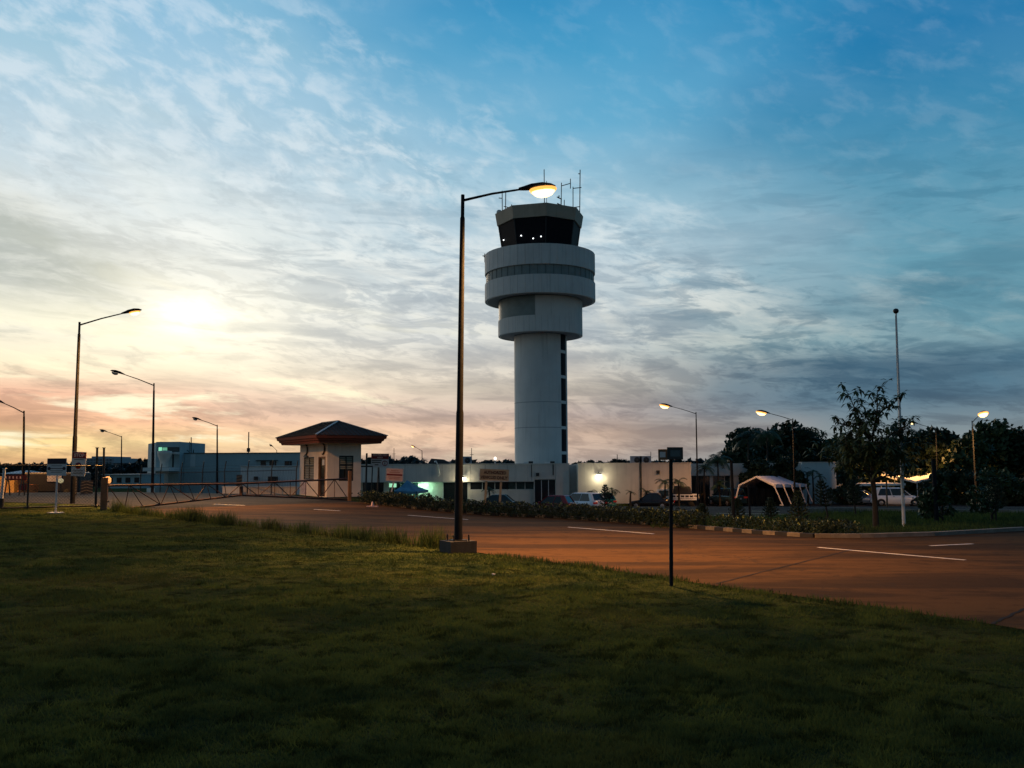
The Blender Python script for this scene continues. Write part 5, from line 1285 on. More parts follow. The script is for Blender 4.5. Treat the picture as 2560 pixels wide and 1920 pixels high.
# ------------------------------------------------------------------ cluttered yard beyond the fence on the left
YD = 72.
def yz(py, D=YD): return Zat(80, py, D)
sh_ = thing('ochre_shed', 'long low ochre painted shed beyond the chain link fence', 'building', GX(70, YD)); so_ = sh_.location
def yb_(b, px0, px1, py0, py1, y0, y1, D=YD, o=None):
    o = o or so_; xa, xb = P(px0, 1200, D).x, P(px1, 1200, D).x; za, zb2 = yz(py1, D), yz(py0, D); b.box(((xa+xb)/2-o.x, (y0+y1)/2-o.y, (za+zb2)/2-o.z), (xb-xa, y1-y0, zb2-za)); return b
yb_(MB(), -70, 36, 1191, 1262, YD, YD+6).build('wall', 'yellow', sh_); yb_(MB(), 60, 77, 1191, 1262, YD, YD+6).build('wall', 'yellow', sh_)
yb_(MB(), 36.2, 59.8, 1193, 1262, YD+1.2, YD+5).build('dark_bay', 'frame_dark', sh_)
yb_(MB(), 60, 138, 1189, 1198, YD-.4, YD+5.9).build('roof_beam', 'yellow', sh_)
yb_(MB(), 78, 132, 1198.2, 1262, YD+2.5, YD+5).build('dark_bay', 'frame_dark', sh_)
b = yb_(MB(), 96, 111, 1202, 1222, YD-.2, YD+1.5); b.build('pier', 'yellow', sh_)
t = thing('orange_crate_stack', 'orange and red stacked crates at the shed corner', 'crates', GX(69, 66)); 
for k, (dx, z, m_) in enumerate(((0, 0, 'orange_p'), (.05, .45, 'sign_red'), (-.04, .9, 'orange_p'), (.6, 0, 'orange_p'), (.62, .45, 'orange_p'))): bevel(MB().box((dx-.3, 0, z+.21), (.55, .6, .40)).build('crate', m_, t), .02)
M['barrier_red'] = mat('barrier_red', (.07, .012, .012), .7)
t = thing('road_barrier', 'dark red barrier with a row of pale marks standing in the yard', 'barrier', GX(36, 52)); uB = 52/F_PX
MB().box((0, 0, 1.0), (56*uB, .06, .30)).build('board', 'barrier_red', t)
b = MB()
for k in range(5): b.box(((-22+k*9)*uB, -.04, 1.0), (3*uB, .01, .14))
b.build('pale_marks', 'sign_pink', t)
for s_ in (-1, 1): MB().bar((s_*18*uB, -.3, 0), (s_*18*uB, 0, 1.1), .05).build('leg', 'frame_dark', t); MB().bar((s_*18*uB, .3, 0), (s_*18*uB, .02, 1.1), .05).build('leg', 'frame_dark', t)
tv = thing('box_van', 'dark van with a pale square panel and lit lamp in the yard', 'van', GX(140, 68), R(175)); 
bevel(MB().box((0, 0, 1.15), (4.4, 1.7, 1.5)).build('body', 'frame_dark', tv), .15, 3); bevel(MB().box((-.35, .86, 1.6), (1.1, .04, .75)).build('side_panel', 'sign_white', tv), .01)
MB().box((-2.22, .3, .9), (.05, .25, .2)).build('headlight', 'lamp_clear', tv)
for x in (-1.4, 1.4):
    for sg in (-1, 1): b = MB(); b.lathe([(.001, 0), (.36, 0), (.36, .2), (.001, .2)], seg=16); o = b.build('wheel', 'tyre', tv); o.location = (x, sg*.68, .36); o.rotation_euler = (R(90)*(-1 if sg > 0 else 1), 0, 0)
t = thing('lit_lamp_box', 'small warm round lamp low in front of the dark van', 'lamp', GX(151, 60)); MB().tube([(0,0,0), (0,0,.6)], .04, 6).build('stem', 'frame_dark', t); MB().lathe([(.001,.18), (.14,.1), (.17,0), (.14,-.1), (.001,-.16)], c=(0,0,.75), seg=12).build('globe', mat('yard_globe', (.6,.55,.35), .5, emit=(.9,.75,.4), estr=.35), t)
def chevron(px0, px1, py0, py1, D, lab, n):
    B_ = GX((px0+px1)/2, D); t = thing('chevron_board', lab, 'barrier', B_, group='striped boards'); u = D/F_PX; za, zb2 = Zat(px0, py1, D)-B_.z, Zat(px0, py0, D)-B_.z; W_ = (px1-px0)*u
    MB().box((0, .03, (za+zb2)/2), (W_, .04, zb2-za)).build('board', 'frame_dark', t); b = MB(); hh = (zb2-za)/n
    for k in range(n):
        z = za+k*hh
        if px1-px0 > 25:
            b.add([(-W_/2, 0, z), (0, 0, z+hh*.55), (W_/2, 0, z), (W_/2, 0, z+hh*.3), (0, 0, z+hh*.9), (-W_/2, 0, z+hh*.3)], [(0,1,4,5), (1,2,3,4)])
        else: b.add([(-W_/2, 0, z), (W_/2, 0, z+hh*.45), (W_/2, 0, z+hh*.9), (-W_/2, 0, z+hh*.45)], [(0,1,2,3)])
    b.build('stripes', 'kerb_white', t); MB().box((0, .08, za/2), (.08, .06, za)).build('leg', 'steel_dark', t)
chevron(201, 231, 1201, 1238, 56, 'wide black board with pale chevrons left of the gate posts', 5)
chevron(184, 191, 1195, 1250, 52, 'narrow striped board just right of the left lamp post', 8)
chevron(590, 604, 1187, 1219, 64, 'striped marker at the end of the white store', 4)
t = thing('octagon_board', 'cream octagonal board mounted behind the left gate post', 'sign', GX(272, 47)); uO = 47/F_PX; c = P(269, 1201, 47)-t.location
b = MB(); vs = [c+Vector((9.5*uO*math.cos(R(22.5+45*k)), 0, 11*uO*math.sin(R(22.5+45*k)))) for k in range(8)]; b.add(vs+[v+Vector((0,.03,0)) for v in vs], [tuple(range(8)), tuple(reversed(range(8, 16)))]+[(k, k+8, (k+1) % 8+8, (k+1) % 8) for k in range(8)]); b.build('board', 'cream', t)
MB().tube([(c.x, .05, 0), c+Vector((0,.05,.1))], .03, 6).build('post', 'steel_dark', t); MB().lathe([(.001, 0), (.05, 0), (.05, .05), (.001, .05)], seg=10).build('reflector', 'sign_white', t).location = c+Vector((.02, -.06, -.05))
MD = 95.
t = thing('long_grey_shed', 'dim grey flat roofed shed behind the striped boards', 'building', GX(315, MD)); mo = t.location
yb_(MB(), 258, 355, 1188, 1222, MD, MD+6, MD, mo).build('wall', 'blue_grey', t); yb_(MB(), 256, 358, 1186.5, 1188, MD-.3, MD+6, MD, mo).build('roof', 'blue_grey_light', t)
for k in range(4): yb_(MB(), 270+k*22, 282+k*22, 1195, 1208, MD-.04, MD, MD, mo).build('window', 'glass_dark', t)
t = thing('far_house', 'distant low house with a pale teal roof beyond the ochre shed', 'building', GX(30, 98)); mo = t.location
yb_(MB(), 10, 56, 1183, 1215, 98, 103, 98, mo).build('wall', 'far_wall', t)
xa, xb = P(6, 1200, 98).x-mo.x, P(60, 1200, 98).x-mo.x; z0, z1 = yz(1184, 98)-mo.z, yz(1176, 98)-mo.z
MB().add([(xa,-.5,z0), (xb,-.5,z0), (xb-.6,2.5,z1), (xa+.6,2.5,z1), (xa,5.5,z0), (xb,5.5,z0)], [(0,1,2,3), (3,2,5,4), (0,3,4), (1,5,2)]).build('roof', 'blue_grey_light', t)
FD = 420.
t = thing('distant_block', 'distant pale multi storey block with a stepped roof on the skyline', 'building', GX(248, FD)); mo = t.location
yb_(MB(), 213, 283, 1146, 1185, FD, FD+30, FD, mo).build('wall', 'far_wall', t); yb_(MB(), 222, 262, 1141.5, 1145.9, FD+2, FD+28, FD, mo).build('roof_storey', 'far_wall', t)
for j in range(3):
    for k in range(8): yb_(MB(), 217+k*8, 221+k*8, 1149+j*7, 1152+j*7, FD-.4, FD, FD, mo).build('window', 'far_roof', t)
t = thing('distant_hangar', 'distant low hangar roof between the trees and the tower block', 'building', GX(320, 300)); mo = t.location
yb_(MB(), 282, 345, 1160, 1185, 300, 320, 300, mo).build('wall', 'far_wall', t); yb_(MB(), 280, 347, 1158.5, 1160, 299, 321, 300, mo).build('roof', 'far_roof', t)
# distant roofs beyond the annex
for a, c_, y0, D, lab in ((1213, 1232, 1153.5, 220, 'tiny far gabled roof behind the timber sign'),):
    t = thing('far_roof_house', lab, 'building', GX((a+c_)/2, D)); mo = t.location; xa, xb = P(a, 1150, D).x-mo.x, P(c_, 1150, D).x-mo.x; z0, z1 = Zat(a, 1158, D)-mo.z, Zat(a, y0, D)-mo.z
    MB().box(((xa+xb)/2, 3, z0/2), (xb-xa-.6, 5, z0)).build('wall', 'far_wall', t); MB().add([(xa,0,z0), (xb,0,z0), (xb-.8,3,z1), (xa+.8,3,z1), (xa,6,z0), (xb,6,z0)], [(0,1,2,3), (3,2,5,4), (0,3,4), (1,5,2)]).build('roof', 'far_roof', t)

# open carports lit by the lamps on the right
def carport(px0, px1, py0, py1, D, lab, slope=0.):
    B_ = GX((px0+px1)/2, D); t = thing('carport', lab, 'carport', B_); xa, xb = P(px0, py0, D).x-B_.x, P(px1, py0, D).x-B_.x; z = Zat(px0, py0, D)-B_.z; z2 = Zat(px1, py1, D)-B_.z
    b = MB(); b.add([(xa,-.2,z), (xb,-.2,z2), (xb,5,z2+slope), (xa,5,z+slope), (xa,-.2,z-.22), (xb,-.2,z2-.22), (xb,5,z2+slope-.22), (xa,5,z+slope-.22)], [(0,1,2,3), (7,6,5,4), (0,4,5,1), (1,5,6,2), (2,6,7,3), (3,7,4,0)]); b.build('roof', 'white_wall', t)
    for k in range(4):
        x = xa+.2+(xb-xa-.4)*k/3; MB().tube([(x, 0, 0), (x, 0, min(z, z2)-.2)], .05, 6).build('post', 'pole_white', t)
carport(2140, 2262, 1210, 1208, 96, 'low white carport roof behind the white four wheel drive')
carport(2180, 2240, 1178, 1196, 108, 'sloping pale roof glowing orange through the broad leaved tree', 1.0)
carport(2288, 2345, 1203, 1188, 99, 'pinkish sloping roof seen between the trees right of the flagpole', .5)
carport(2336, 2400, 1188, 1186, 104, 'narrow far carport roof right of the leaning pale post', .4)
# traffic cone-like marker by the hedge
t = thing('kerb_marker', 'small pale marker block on the road edge before the guardhouse hedge', 'marker', G(931, 1268)); bevel(MB().box((0, 0, .03), (.55, .2, .06)).build('base', 'sign_pink', t), .01); MB().lathe([(.09, .06), (.03, .26), (.001, .27)], seg=10).build('cone', 'sign_pink', t)
# ------------------------------------------------------------------ vegetation
def tree(base, H, crowns, n, leaf, m, label, trunk_r=.16, group=None, name='tree', droop=.2, asp=.5, trunk=True, forks=5, seed=1, cat='tree'):
    "crowns: ellipsoids relative to the base (x,y,z,rx,ry,rz)"
    rng = np.random.default_rng(seed); t = thing(name, label, cat, base, group=group)
    if trunk:
        b = MB(); zc = min(c[2]-c[5]*.4 for c in crowns); top = Vector((crowns[0][0], crowns[0][1], crowns[0][2]))
        b.tube([(0,0,-.1), (.03*H*rng.uniform(-1,1), 0, zc*.5), (crowns[0][0]*.5, 0, zc), top], [trunk_r*1.25, trunk_r, trunk_r*.8, trunk_r*.25], 8)
        for k in range(forks):
            c = crowns[k % len(crowns)]; e = Vector((c[0]+rng.uniform(-.6,.6)*c[3], c[1]+rng.uniform(-.6,.6)*c[4], c[2]+rng.uniform(-.1,.7)*c[5])); s = Vector((0, 0, zc*rng.uniform(.75, 1.1))); mid = s.lerp(e, .5)+Vector((0,0,.08*H))
            b.tube([s, mid, e], [trunk_r*.5, trunk_r*.3, trunk_r*.1], 6)
        b.build('trunk', 'bark', t)
    pts = clump_points(n, crowns, rng, .35)
    V, F = leaves(pts, leaf, droop, asp, rng); objmesh('crown', npmesh('crown', V, F, [m]), t)
    return t
def blobs(rng, w_, h0, h1, k, d=None, rmin=.22, rmax=.42):
    out = []; d = d or w_
    for _ in range(k):
        u = rng.uniform(-1, 1); z = h0+(h1-h0)*rng.random(); f = math.sqrt(max(.1, 1-((z-h0)/(h1-h0))**2*.7))
        r = rng.uniform(rmin, rmax)*(h1-h0)
        out.append((u*w_/2*f, rng.uniform(-1, 1)*d/2*f, z-r*.3, r*1.15, r*1.1, r*.8))
    return out
def bgtree(px, ytop, wpx, D, label, k=16, n=5200, leaf=.75, m='leaf_dark', low=.12, seed=0, group='dark trees behind the car park', name='tree', **kw):
    rng = random.Random(seed+px); B_ = GX(px, D); H = (P(px, ytop, D)-B_).z; w_ = wpx*D/F_PX
    return tree(B_, H, blobs(rng, w_, H*low+H*.1, H*.90, k), n, leaf, m, label, .03*H, group, name, seed=seed+px, **kw)
# dense mass on the right
bgtree(1905, 1068, 120, 110, 'broad dark tree left of the lit lamp behind the marquee', k=22, n=9000)
bgtree(1985, 1056, 70, 113, 'tall dark tree right of the lamp behind the marquee', k=16, n=6500)
bgtree(1868, 1105, 60, 106, 'lower dark tree at the left end of the tree belt', k=10, n=3500)
bgtree(2045, 1066, 50, 125, 'thin see through tree between the two dark masses', k=9, n=1500, leaf=.5, m='leaf_mid', low=.35)
bgtree(2040, 1120, 90, 112, 'bushy dark tree behind the pale rounded store', k=12, n=4500)
bgtree(2120, 1085, 110, 108, 'dark spreading tree left of the broad leaved young tree', k=18, n=6500, m='leaf_mid')
bgtree(2200, 1100, 120, 116, 'dark tree behind the broad leaved young tree', k=18, n=6500)
bgtree(2300, 1085, 110, 112, 'dark tree right of the flagpole', k=18, n=6500)
bgtree(2370, 1064, 90, 108, 'rounded dark tree left of the far right lamp', k=16, n=6500)
bgtree(2420, 1090, 80, 100, 'olive tinted tree lit by the far right lamp', k=14, n=5500, m='leaf_mid')
bgtree(2480, 1046, 100, 106, 'tallest rounded tree right of the far right lamp', k=20, n=7500, m='leaf_mid')
bgtree(2550, 1062, 90, 112, 'dark tree at the right edge of the photo', k=16, n=6000)
bgtree(2620, 1070, 100, 104, 'dark tree cut by the right edge', k=16, n=6000)
bgtree(2500, 1150, 120, 92, 'low dark bushy tree near the right edge', k=14, n=5000, low=.0)
bgtree(2400, 1170, 110, 94, 'low dark bush right of the leaning pale post', k=12, n=4000, low=.0)
bgtree(2290, 1170, 90, 102, 'low dark bush behind the pinkish roof', k=10, n=3000, low=.0)
bgtree(1940, 1140, 150, 103, 'dark undergrowth tree over the rear wing roof', k=16, n=6000, low=.3)
bgtree(1895, 1142, 60, 92, 'dark leafy tree hanging over the roof edge above the marquee peak', k=9, n=3000, leaf=.5, low=.35)
bgtree(1962, 1128, 75, 93, 'dark leafy tree covering the wall between marquee and rounded store', k=11, n=4200, leaf=.5, low=.30)
bgtree(2108, 1150, 50, 94, 'dark leafy tree against the right end of the rounded store', k=8, n=2600, leaf=.5, low=.1)
# distant woods
def woods(name, px0, px1, prof, D, dD, n, leaf, m, label):
    rng = np.random.default_rng(int(px0)+3099); bl = []
    k = int((px1-px0)/9)
    for i in range(k):
        px = px0+(px1-px0)*(i+rng.random())/k; y = np.interp(px, [p[0] for p in prof], [p[1] for p in prof])+rng.uniform(-3, 5); d = D+rng.uniform(-dD, dD)
        q = P(px, y, d); g_ = gz(q.x, d); r = rng.uniform(6, 13)*d/F_PX; r2_ = r*rng.uniform(.6, 1)
        z = q.z-r2_; bl.append((q.x, d, z, r, r, r2_)); 
        while z > g_+r: z -= r*1.1; bl.append((q.x, d, z, r*1.2, r*1.2, r))
    V, F = leaves(clump_points(n, bl, rng, .6), leaf, 0, .6, rng); o = objmesh(name, npmesh(name, V, F, [m])); o['kind'] = 'stuff'; o['label'] = label; o['category'] = 'woodland'
woods('far_woods', -60, 420, [(-60,1166), (30,1163), (100,1160), (160,1160), (230,1166), (300,1166), (345,1158), (420,1166)], 190, 25, 16000, 1.5, 'leaf_far', 'distant dark teal woodland on the skyline at the left')
woods('far_woods', -60, 780, [(-60,1172), (780,1172)], 260, 30, 14000, 2.4, 'leaf_far', 'distant belt of trees low behind the yard')
woods('far_woods', 900, 1330, [(900,1150), (975,1143), (990,1158), (1010,1144), (1040,1145), (1060,1158), (1150,1152), (1240,1156), (1275,1150), (1330,1162)], 210, 20, 13000, 1.3, 'leaf_far', 'distant trees peeping over the low roof left of the tower')
woods('far_woods', 1430, 1860, [(1430,1158), (1470,1153), (1510,1151), (1600,1152), (1700,1147), (1740,1150), (1860,1140)], 230, 20, 12000, 1.4, 'leaf_far', 'distant tree line over the roof right of the tower')
woods('far_woods', 1860, 2700, [(1860,1120), (2100,1110), (2300,1105), (2500,1100), (2700,1100)], 140, 10, 30000, 1.5, 'leaf_dark', 'dense dark woodland closing the view behind the right hand trees')
woods('far_woods', 2700, 4400, [(2700,1105), (4400,1090)], 150, 15, 16000, 2.2, 'leaf_dark', 'dark woodland continuing beyond the right edge of the photo')
woods('far_woods', -1700, -60, [(-1700,1160), (-60,1166)], 200, 20, 12000, 2.4, 'leaf_far', 'distant woodland continuing beyond the left edge of the photo')
bgtree(962, 1141, 30, 170, 'rounded dark treetop just right of the restricted sign', k=8, n=1500, leaf=.8, m='leaf_far', group='treetops over the low roof')
bgtree(1018, 1139, 40, 175, 'wider dark treetop above the pink notice', k=10, n=1900, leaf=.8, m='leaf_far', group='treetops over the low roof')
bgtree(1275, 1147, 22, 150, 'small round treetop left of the tower foot', k=7, n=1200, leaf=.6, m='leaf_far', group='treetops over the low roof')
for px, y0, lab in ((347, 1141, 'left one of two pointed dark conifers on the left skyline'), (362, 1142, 'right one of two pointed dark conifers on the left skyline')):
    B_ = GX(px, 180); H = (P(px, y0, 180)-B_).z; tree(B_, H, [(0, 0, H*(.25+.1*k), H*.16*(1-k*.12), H*.16*(1-k*.12), H*.07) for k in range(7)], 900, .8, 'leaf_far', lab, .1, 'pointed conifers', 'conifer', seed=px)
B_ = GX(2523, 118); H = (P(2523, 1034, 118)-B_).z; tree(B_, H, [(0, 0, H*(.93-.045*k), .22*(k+.6), .22*(k+.6), .12) for k in range(11)], 2600, .42, 'leaf_dark', 'tiered conifer tip rising above the trees at far right', .14, None, 'conifer', seed=3)

# palms
def palm(base, H, n, fl, m, label, tr=.09, seed=0, name='palm', group='palms', droop=1.0, wid=.22, leafl=None):
    rng = random.Random(seed); t = thing(name, label, 'palm', base, group=group)
    MB().tube([(0,0,-.1), (.04*H*rng.uniform(-1,1), 0, H*.5), (0, 0, H)], [tr*1.3, tr, tr*.7], 8).build('trunk', 'bark', t)
    VV, FF = [], []; o_ = 0; leafl = leafl or fl*.30
    for k in range(n):
        a = 2*math.pi*(k+rng.random()*.6)/n; el_ = rng.uniform(.15, 1.25); pr = Vector((0, 0, H)); d = Vector((math.cos(a)*math.cos(el_), math.sin(a)*math.cos(el_), math.sin(el_))); seg = 9; L_ = fl*rng.uniform(.8, 1.1)
        for i in range(seg):
            nx_ = pr+d*(L_/seg); side = d.cross(Vector((0,0,1))); side = side.normalized() if side.length > .01 else Vector((1,0,0))
            wl = leafl*math.sin(math.pi*(i+.9)/(seg+.9))**.7
            for sg in (-1, 1):
                for j in (0, .5):
                    p0 = pr.lerp(nx_, j); tip = p0+side*sg*wl+d*wl*.5-Vector((0,0,wl*.35)); wd_ = L_/seg*.22
                    VV += [p0, p0+d*wd_*2, tip]; FF.append((o_, o_+1, o_+2)); o_ += 3
            pr = nx_; d = (d-Vector((0,0,droop*.26))).normalized()
    objmesh('fronds', npmesh('fronds', np.array([tuple(v) for v in VV]), np.array(FF), [m]), t); return t
def palm_at(px, ytop_trunk, D, n, flpx, label, m='leaf_palm', seed=0, **kw):
    B_ = GX(px, D); return palm(B_, (P(px, ytop_trunk, D)-B_).z, n, flpx*D/F_PX, m, label, seed=seed+px, **kw)
palm_at(1223, 1228, 80, 9, 24, 'small palm between the two posts of the timber sign')
palm_at(1479, 1228, 82, 8, 24, 'small palm left of the conifer under the wall floodlight', seed=2)
palm_at(1531, 1228, 82, 8, 26, 'small palm right of the conifer by the white crossover', seed=4)
palm_at(1577, 1232, 83, 6, 18, 'tiny palm at the blank wall above the black sedan bonnet', seed=5)
palm_at(1617, 1232, 85, 8, 26, 'small palm by the wall over the black sedan roof', seed=6)
palm_at(1664, 1208, 84, 9, 34, 'taller palm just left of the dark signpost', seed=7)
palm_at(1697, 1205, 84.5, 9, 34, 'taller palm just right of the dark signpost', seed=8)
palm_at(1763, 1172, 90, 11, 36, 'young coconut palm left of the bigger palm by the rear wing', seed=9)
palm_at(1797, 1150, 91, 15, 52, 'coconut palm with arching fronds against the sky before the rear wing', seed=10, wid=.3)
palm_at(1800, 1215, 88, 9, 34, 'low palm in front of the teal windows', seed=11)
palm_at(2020, 1185, 93.5, 9, 22, 'left one of the palms silhouetted on the rounded store', seed=12)
palm_at(2034, 1180, 93, 9, 24, 'middle one of the palms silhouetted on the rounded store', seed=13)
palm_at(2052, 1192, 92.5, 8, 22, 'right one of the palms silhouetted on the rounded store', seed=14)
palm_at(1875, 1098, 100, 14, 50, 'tall palm crown at the left of the dark tree belt', 'leaf_dark', seed=15)
palm_at(1922, 1085, 101, 15, 52, 'tallest palm crown glowing beneath the lit lamp', 'leaf_mid', seed=16)
palm_at(1040, 1152, 160, 9, 16, 'tiny far palm under the lit lamp above the low roof', 'leaf_far', seed=17)
palm_at(1058, 1154, 165, 9, 16, 'second tiny far palm right of the one under the lamp', 'leaf_far', seed=18)
palm_at(1124, 1156, 150, 9, 13, 'tiny far palm behind the sloped roof hood', 'leaf_far', seed=19)

# young tiered conifers on the verge
def tier_pine(px, ytop, base, wpx, label, seed, lean=0, m='leaf_pine', tiers=7, bare=.18):
    rng = random.Random(seed); D = base.y; H = (P(px, ytop, D)-base).z; Wd = wpx*D/F_PX/2; t = thing('young_conifer', label, 'conifer', base, group='young tiered conifers')
    tx = (P(px, ytop, D)-base).x; ax = lambda f: Vector((tx*f, 0, H*f)); br = MB(); br.tube([ax(0)-Vector((0,0,.1)), ax(.5), ax(1)], [.045, .03, .008], 6); br.build('trunk', 'bark', t)
    pts = []; bb_ = MB()
    for k in range(tiers):
        f = bare+(1-bare)*(k/tiers)**.9; R_ = Wd*(1-((f-bare)/(1-bare))**1.2*.85)
        nb = 7
        for j in range(nb):
            a = 2*math.pi*(j+rng.random()*.5)/nb+k; s = ax(f); L_ = R_*rng.uniform(.85, 1.1)
            for i in range(11):
                u = i/10; p = s+Vector((math.cos(a)*L_*u, math.sin(a)*L_*u, L_*(.10*u+.42*u*u)-.05*L_)); pts.append(tuple(p)); pts.append((p.x+rng.uniform(-.02,.02), p.y, p.z+.02)); pts.append((p.x, p.y+rng.uniform(-.03,.03), p.z-.015))
            bb_.tube([s, s+Vector((math.cos(a)*L_*.5, math.sin(a)*L_*.5, L_*.10)), s+Vector((math.cos(a)*L_, math.sin(a)*L_, L_*.46))], [.012, .01, .005], 4, cap=False)
    bb_.build('branches', 'bark', t)
    P_ = np.array(pts); V, F = leaves(P_, max(.10, Wd*.17), -.6, .35, np.random.default_rng(seed)); objmesh('needles', npmesh('needles', V, F, [m]), t); return t
GB_ = lambda px, py: G(px, py)
tier_pine(1513, 1209, GX(1512, 52), 36, 'plump young conifer behind the hedge right of the white crossover', 1, tiers=8, bare=.1)
tier_pine(1755, 1258, GB_(1753, 1302), 40, 'small young conifer right of the dark signpost', 2)
tier_pine(1842, 1244, GB_(1843, 1301), 42, 'small young conifer between the two bare steel posts', 3)
tier_pine(1925, 1243, GB_(1928, 1300), 42, 'young conifer in front of the near end of the marquee', 4)
tier_pine(1993, 1224, GB_(1999, 1318), 54, 'largest young conifer, in front of the marquee legs', 5, tiers=9)
tier_pine(2050, 1200, GB_(2072, 1297), 62, 'leaning young conifer just right of the marquee', 6, tiers=8, bare=.35)
tier_pine(2128, 1188, GB_(2140, 1290), 62, 'leaning young conifer between marquee and broad leaved tree', 7, tiers=8, bare=.35)
tier_pine(2314, 1200, GB_(2316, 1291), 66, 'young conifer right of the flagpole', 8, tiers=8, bare=.22)
tier_pine(2487, 1190, GB_(2490, 1305), 60, 'faint young conifer on the verge near the right edge', 9, tiers=8, bare=.3)

# broad leaved young tree in front
bt = G(2190, 1320); uT = bt.y/F_PX
def rel(px, py, dy=0.): q = P(px, py, bt.y); return (q.x-bt.x, dy, q.z-bt.z)
tree_o = thing('broad_leaved_tree', 'young tree with big drooping leaves beside the flagpole', 'tree', bt)
b = MB(); V3 = lambda *a: Vector(rel(*a))
trunk = [Vector((0,0,-.1)), V3(2188, 1260), V3(2182, 1200), V3(2180, 1150), V3(2182, 1090)]
b.tube(trunk, [.115, .10, .085, .06, .035], 10); rt = random.Random(4)
tips = []
limbs = [((2182,1195),(2130,1150),(2098,1110)), ((2181,1190),(2225,1165),(2265,1150)), ((2180,1160),(2150,1120),(2135,1085)), ((2181,1150),(2210,1110),(2232,1075)), ((2182,1120),(2160,1060),(2130,985)), ((2182,1090),(2178,1040),(2165,985)), ((2182,1085),(2195,1030),(2222,1010)), ((2184,1175),(2245,1120),(2275,1085)), ((2182,1180),(2140,1175),(2085,1160)), ((2183,1200),(2230,1190),(2290,1185)), ((2182,1100),(2160,1075),(2112,1060)), ((2184,1130),(2235,1085),(2290,1068))]
for i, L_ in enumerate(limbs):
    dy = rt.uniform(-1.3, 1.3); p = [Vector(rel(*L_[0])), Vector(rel(*L_[1], dy*.5)), Vector(rel(*L_[2], dy))]; b.tube(p, [.045, .03, .012], 6)
    for u in (.35, .55, .75, .9, 1.0):
        q = p[0].lerp(p[1], u*2) if u < .5 else p[1].lerp(p[2], u*2-1)
        for _ in range(2 if u < .5 else 3):
            e = q+Vector((rt.uniform(-.45,.45), rt.uniform(-.4,.4), rt.uniform(-.1,.42))); b.tube([q, e], [.012, .005], 4, cap=False); tips.append(e)
b.build('trunk', 'bark', tree_o)
# whorls of large leaves at each twig end
VV, FF = [], []; o_ = 0
def bigleaf(p, d, L_, w_):
    global o_
    s = d.cross(Vector((0,0,1))); s = s.normalized() if s.length > .01 else Vector((1,0,0)); mid = p+d*L_*.5; tip = p+d*L_-Vector((0,0,L_*.30))
    VV.extend([p, mid+s*w_/2, tip, mid-s*w_/2, mid+Vector((0,0,.01))]); FF.extend([(o_, o_+1, o_+4, o_+4), (o_+1, o_+2, o_+4, o_+4), (o_+2, o_+3, o_+4, o_+4), (o_+3, o_, o_+4, o_+4)]); o_ += 5
tri = []
lower = [tuple(rel(2175+rt.gauss(0, 44), 1122+rt.gauss(0, 27), rt.uniform(-1.5, 1.5))) for _ in range(210)]
upper = [tuple(rel(2172+rt.gauss(0, 22), 1050+rt.gauss(0, 25), rt.uniform(-.8, .8))) for _ in range(32)]
for p in tips+[Vector(q) for q in lower+upper]:
    for k in range(rt.randint(6, 9)):
        a = rt.uniform(0, 2*math.pi); el_ = rt.uniform(-.8, .5); d = Vector((math.cos(a)*math.cos(el_), math.sin(a)*math.cos(el_), math.sin(el_))); bigleaf(p, d, rt.uniform(.20, .38), rt.uniform(.07, .12))
F3 = np.array([f[:3] for f in FF]); objmesh('crown', npmesh('crown', np.array([tuple(v) for v in VV]), F3, ['leaf_mid']), tree_o)

# slim saplings on the verge at the right
for px, yt, base, lab, sd in ((2355, 1215, GB_(2357, 1304), 'slim dark sapling just right of the leaning pale post', 1), (2480, 1175, GB_(2482, 1302), 'slim sapling near the right edge of the verge', 2)):
    H = (P(px, yt, base.y)-base).z; tree(base, H, blobs(random.Random(sd), 1.6, H*.35, H, 8), 900, .22, 'leaf_mid', lab, .06, 'saplings on the verge', 'sapling', seed=sd)

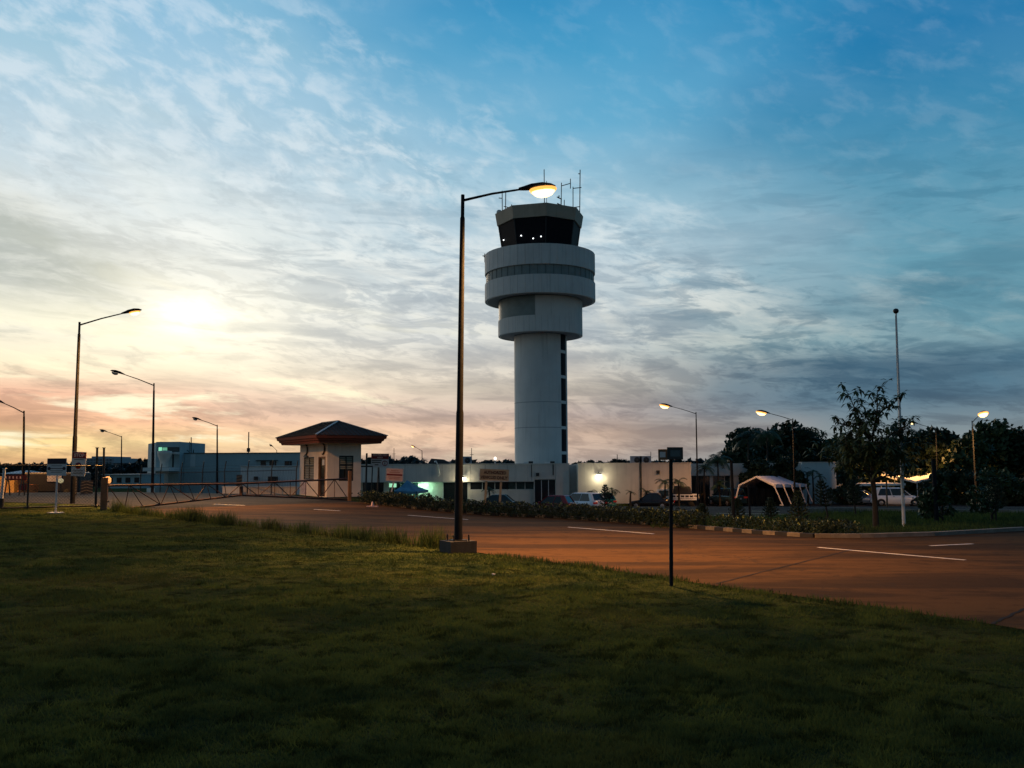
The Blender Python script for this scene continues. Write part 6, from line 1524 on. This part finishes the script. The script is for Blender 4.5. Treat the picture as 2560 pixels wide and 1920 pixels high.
# ------------------------------------------------------------------ hedge along the far kerb
hp = [Vector((*p, 0)) for p in reversed(FAR[6:13])]       # from the right (kerb end) to the left
hp = [Vector((*p, 0)) for p in FAR[5:13]]
nrm_in = []
def hedge(pts, off, hgt, wid, step, label, group=None, dens=90, tipn=5, leaf=.085, t_from=0):
    line = along(pts, step); t = thing('hedge', label, 'hedge', (line[len(line)//2].x, line[len(line)//2].y, gz(line[len(line)//2].x, line[len(line)//2].y)), group=group); O = t.location
    rng = np.random.default_rng(len(line)); bl = []; tp_ = []; stems = []
    for i in range(len(line)-1):
        p, q = line[i], line[i+1]; d = (q-p).normalized(); nn = Vector((d.y, -d.x, 0))
        if nn.y < 0: nn = -nn
        for r_ in (-1, 0, 1):
            c = p+nn*(off+r_*wid*.33)+d*rng.uniform(-.06, .06); z = gz(c.x, c.y); h_ = hgt*rng.uniform(.86, 1.10)
            bl.append((c.x-O.x, c.y-O.y, z-O.z+h_*.55, step*.62, wid*.26, h_*.50))
            if r_ <= 0:
                for _ in range(tipn):
                    tp_.append((c.x-O.x+rng.normal()*.035, c.y-O.y+rng.normal()*.035, z-O.z+h_*(1.02 if r_ == 0 else .93)+rng.normal()*.025))
    V, F = leaves(clump_points(len(bl)*dens, bl, rng, .75), leaf, -.3, .55, rng); V2, F2 = leaves(np.array(tp_), leaf*.95, -1.2, .5, rng)
    objmesh('foliage', npmesh('foliage', np.concatenate([V, V2]), np.concatenate([F, F2+len(V)]), ['leaf_hedge', 'leaf_tip'], mi=np.concatenate([np.zeros(len(F)), np.ones(len(F2))])), t)
    return t
hedge([Vector((*p, 0)) for p in FAR[7:13]], .10, .60, 1.15, .30, 'long dark clipped hedge with pale new tips along the far road edge', dens=130, tipn=5, leaf=.085)
hedge([Vector((*p, 0)) for p in FAR[4:8]], .80, .46, .8, .34, 'lower looser hedge behind the striped kerb on the verge', dens=60, tipn=3, leaf=.085)
def bush(px, py, w_, h_, label, seed, m='leaf_hedge', leaf=.10, n=500):
    B_ = G(px, py); return tree(B_, h_, [(0, 0, h_*.5, w_/2, w_/2, h_*.5), (w_*.3, .1, h_*.35, w_*.3, w_*.3, h_*.35)], n, leaf, m, label, .02, 'small shrubs on the verge', 'shrub', seed=seed, trunk=False, cat='shrub')
bush(2060, 1327, 1.1, .5, 'round dark shrub on the verge below the leaning conifer', 1); bush(1990, 1330, .9, .55, 'dark shrub at the foot of the largest young conifer', 2)
bush(2110, 1322, .7, .35, 'small shrub left of the broad leaved tree foot', 3); bush(985, 1250, 1.4, .5, 'fern like bush at the foot of the leaning white post', 4, 'leaf_mid')
bush(1065, 1252, .8, .5, 'curly small bush in front of the blue gazebo', 5, 'leaf_mid')
# grass and shrubs at the foot of the blank wall
vx = RNG.uniform(at(1540, 85)[0], at(1660, 85)[0], 5000); vy = RNG.uniform(84.6, 86.3, 5000)
vz = np.array([gz(a, b_) for a, b_ in zip(vx, vy)]); hh = RNG.uniform(.1, .45, 5000)
V = np.stack([np.stack([vx-.05, vy, vz], 1), np.stack([vx+.05, vy, vz], 1), np.stack([vx+RNG.normal(size=5000)*.08, vy, vz+hh], 1)], 1).reshape(-1, 3)
o = objmesh('wall_foot_grass', npmesh('wall_foot_grass', V, np.arange(len(V)).reshape(-1, 3), ['blades'])); o['kind'] = 'stuff'; o['label'] = 'rough grass at the foot of the blank wall'; o['category'] = 'grass'
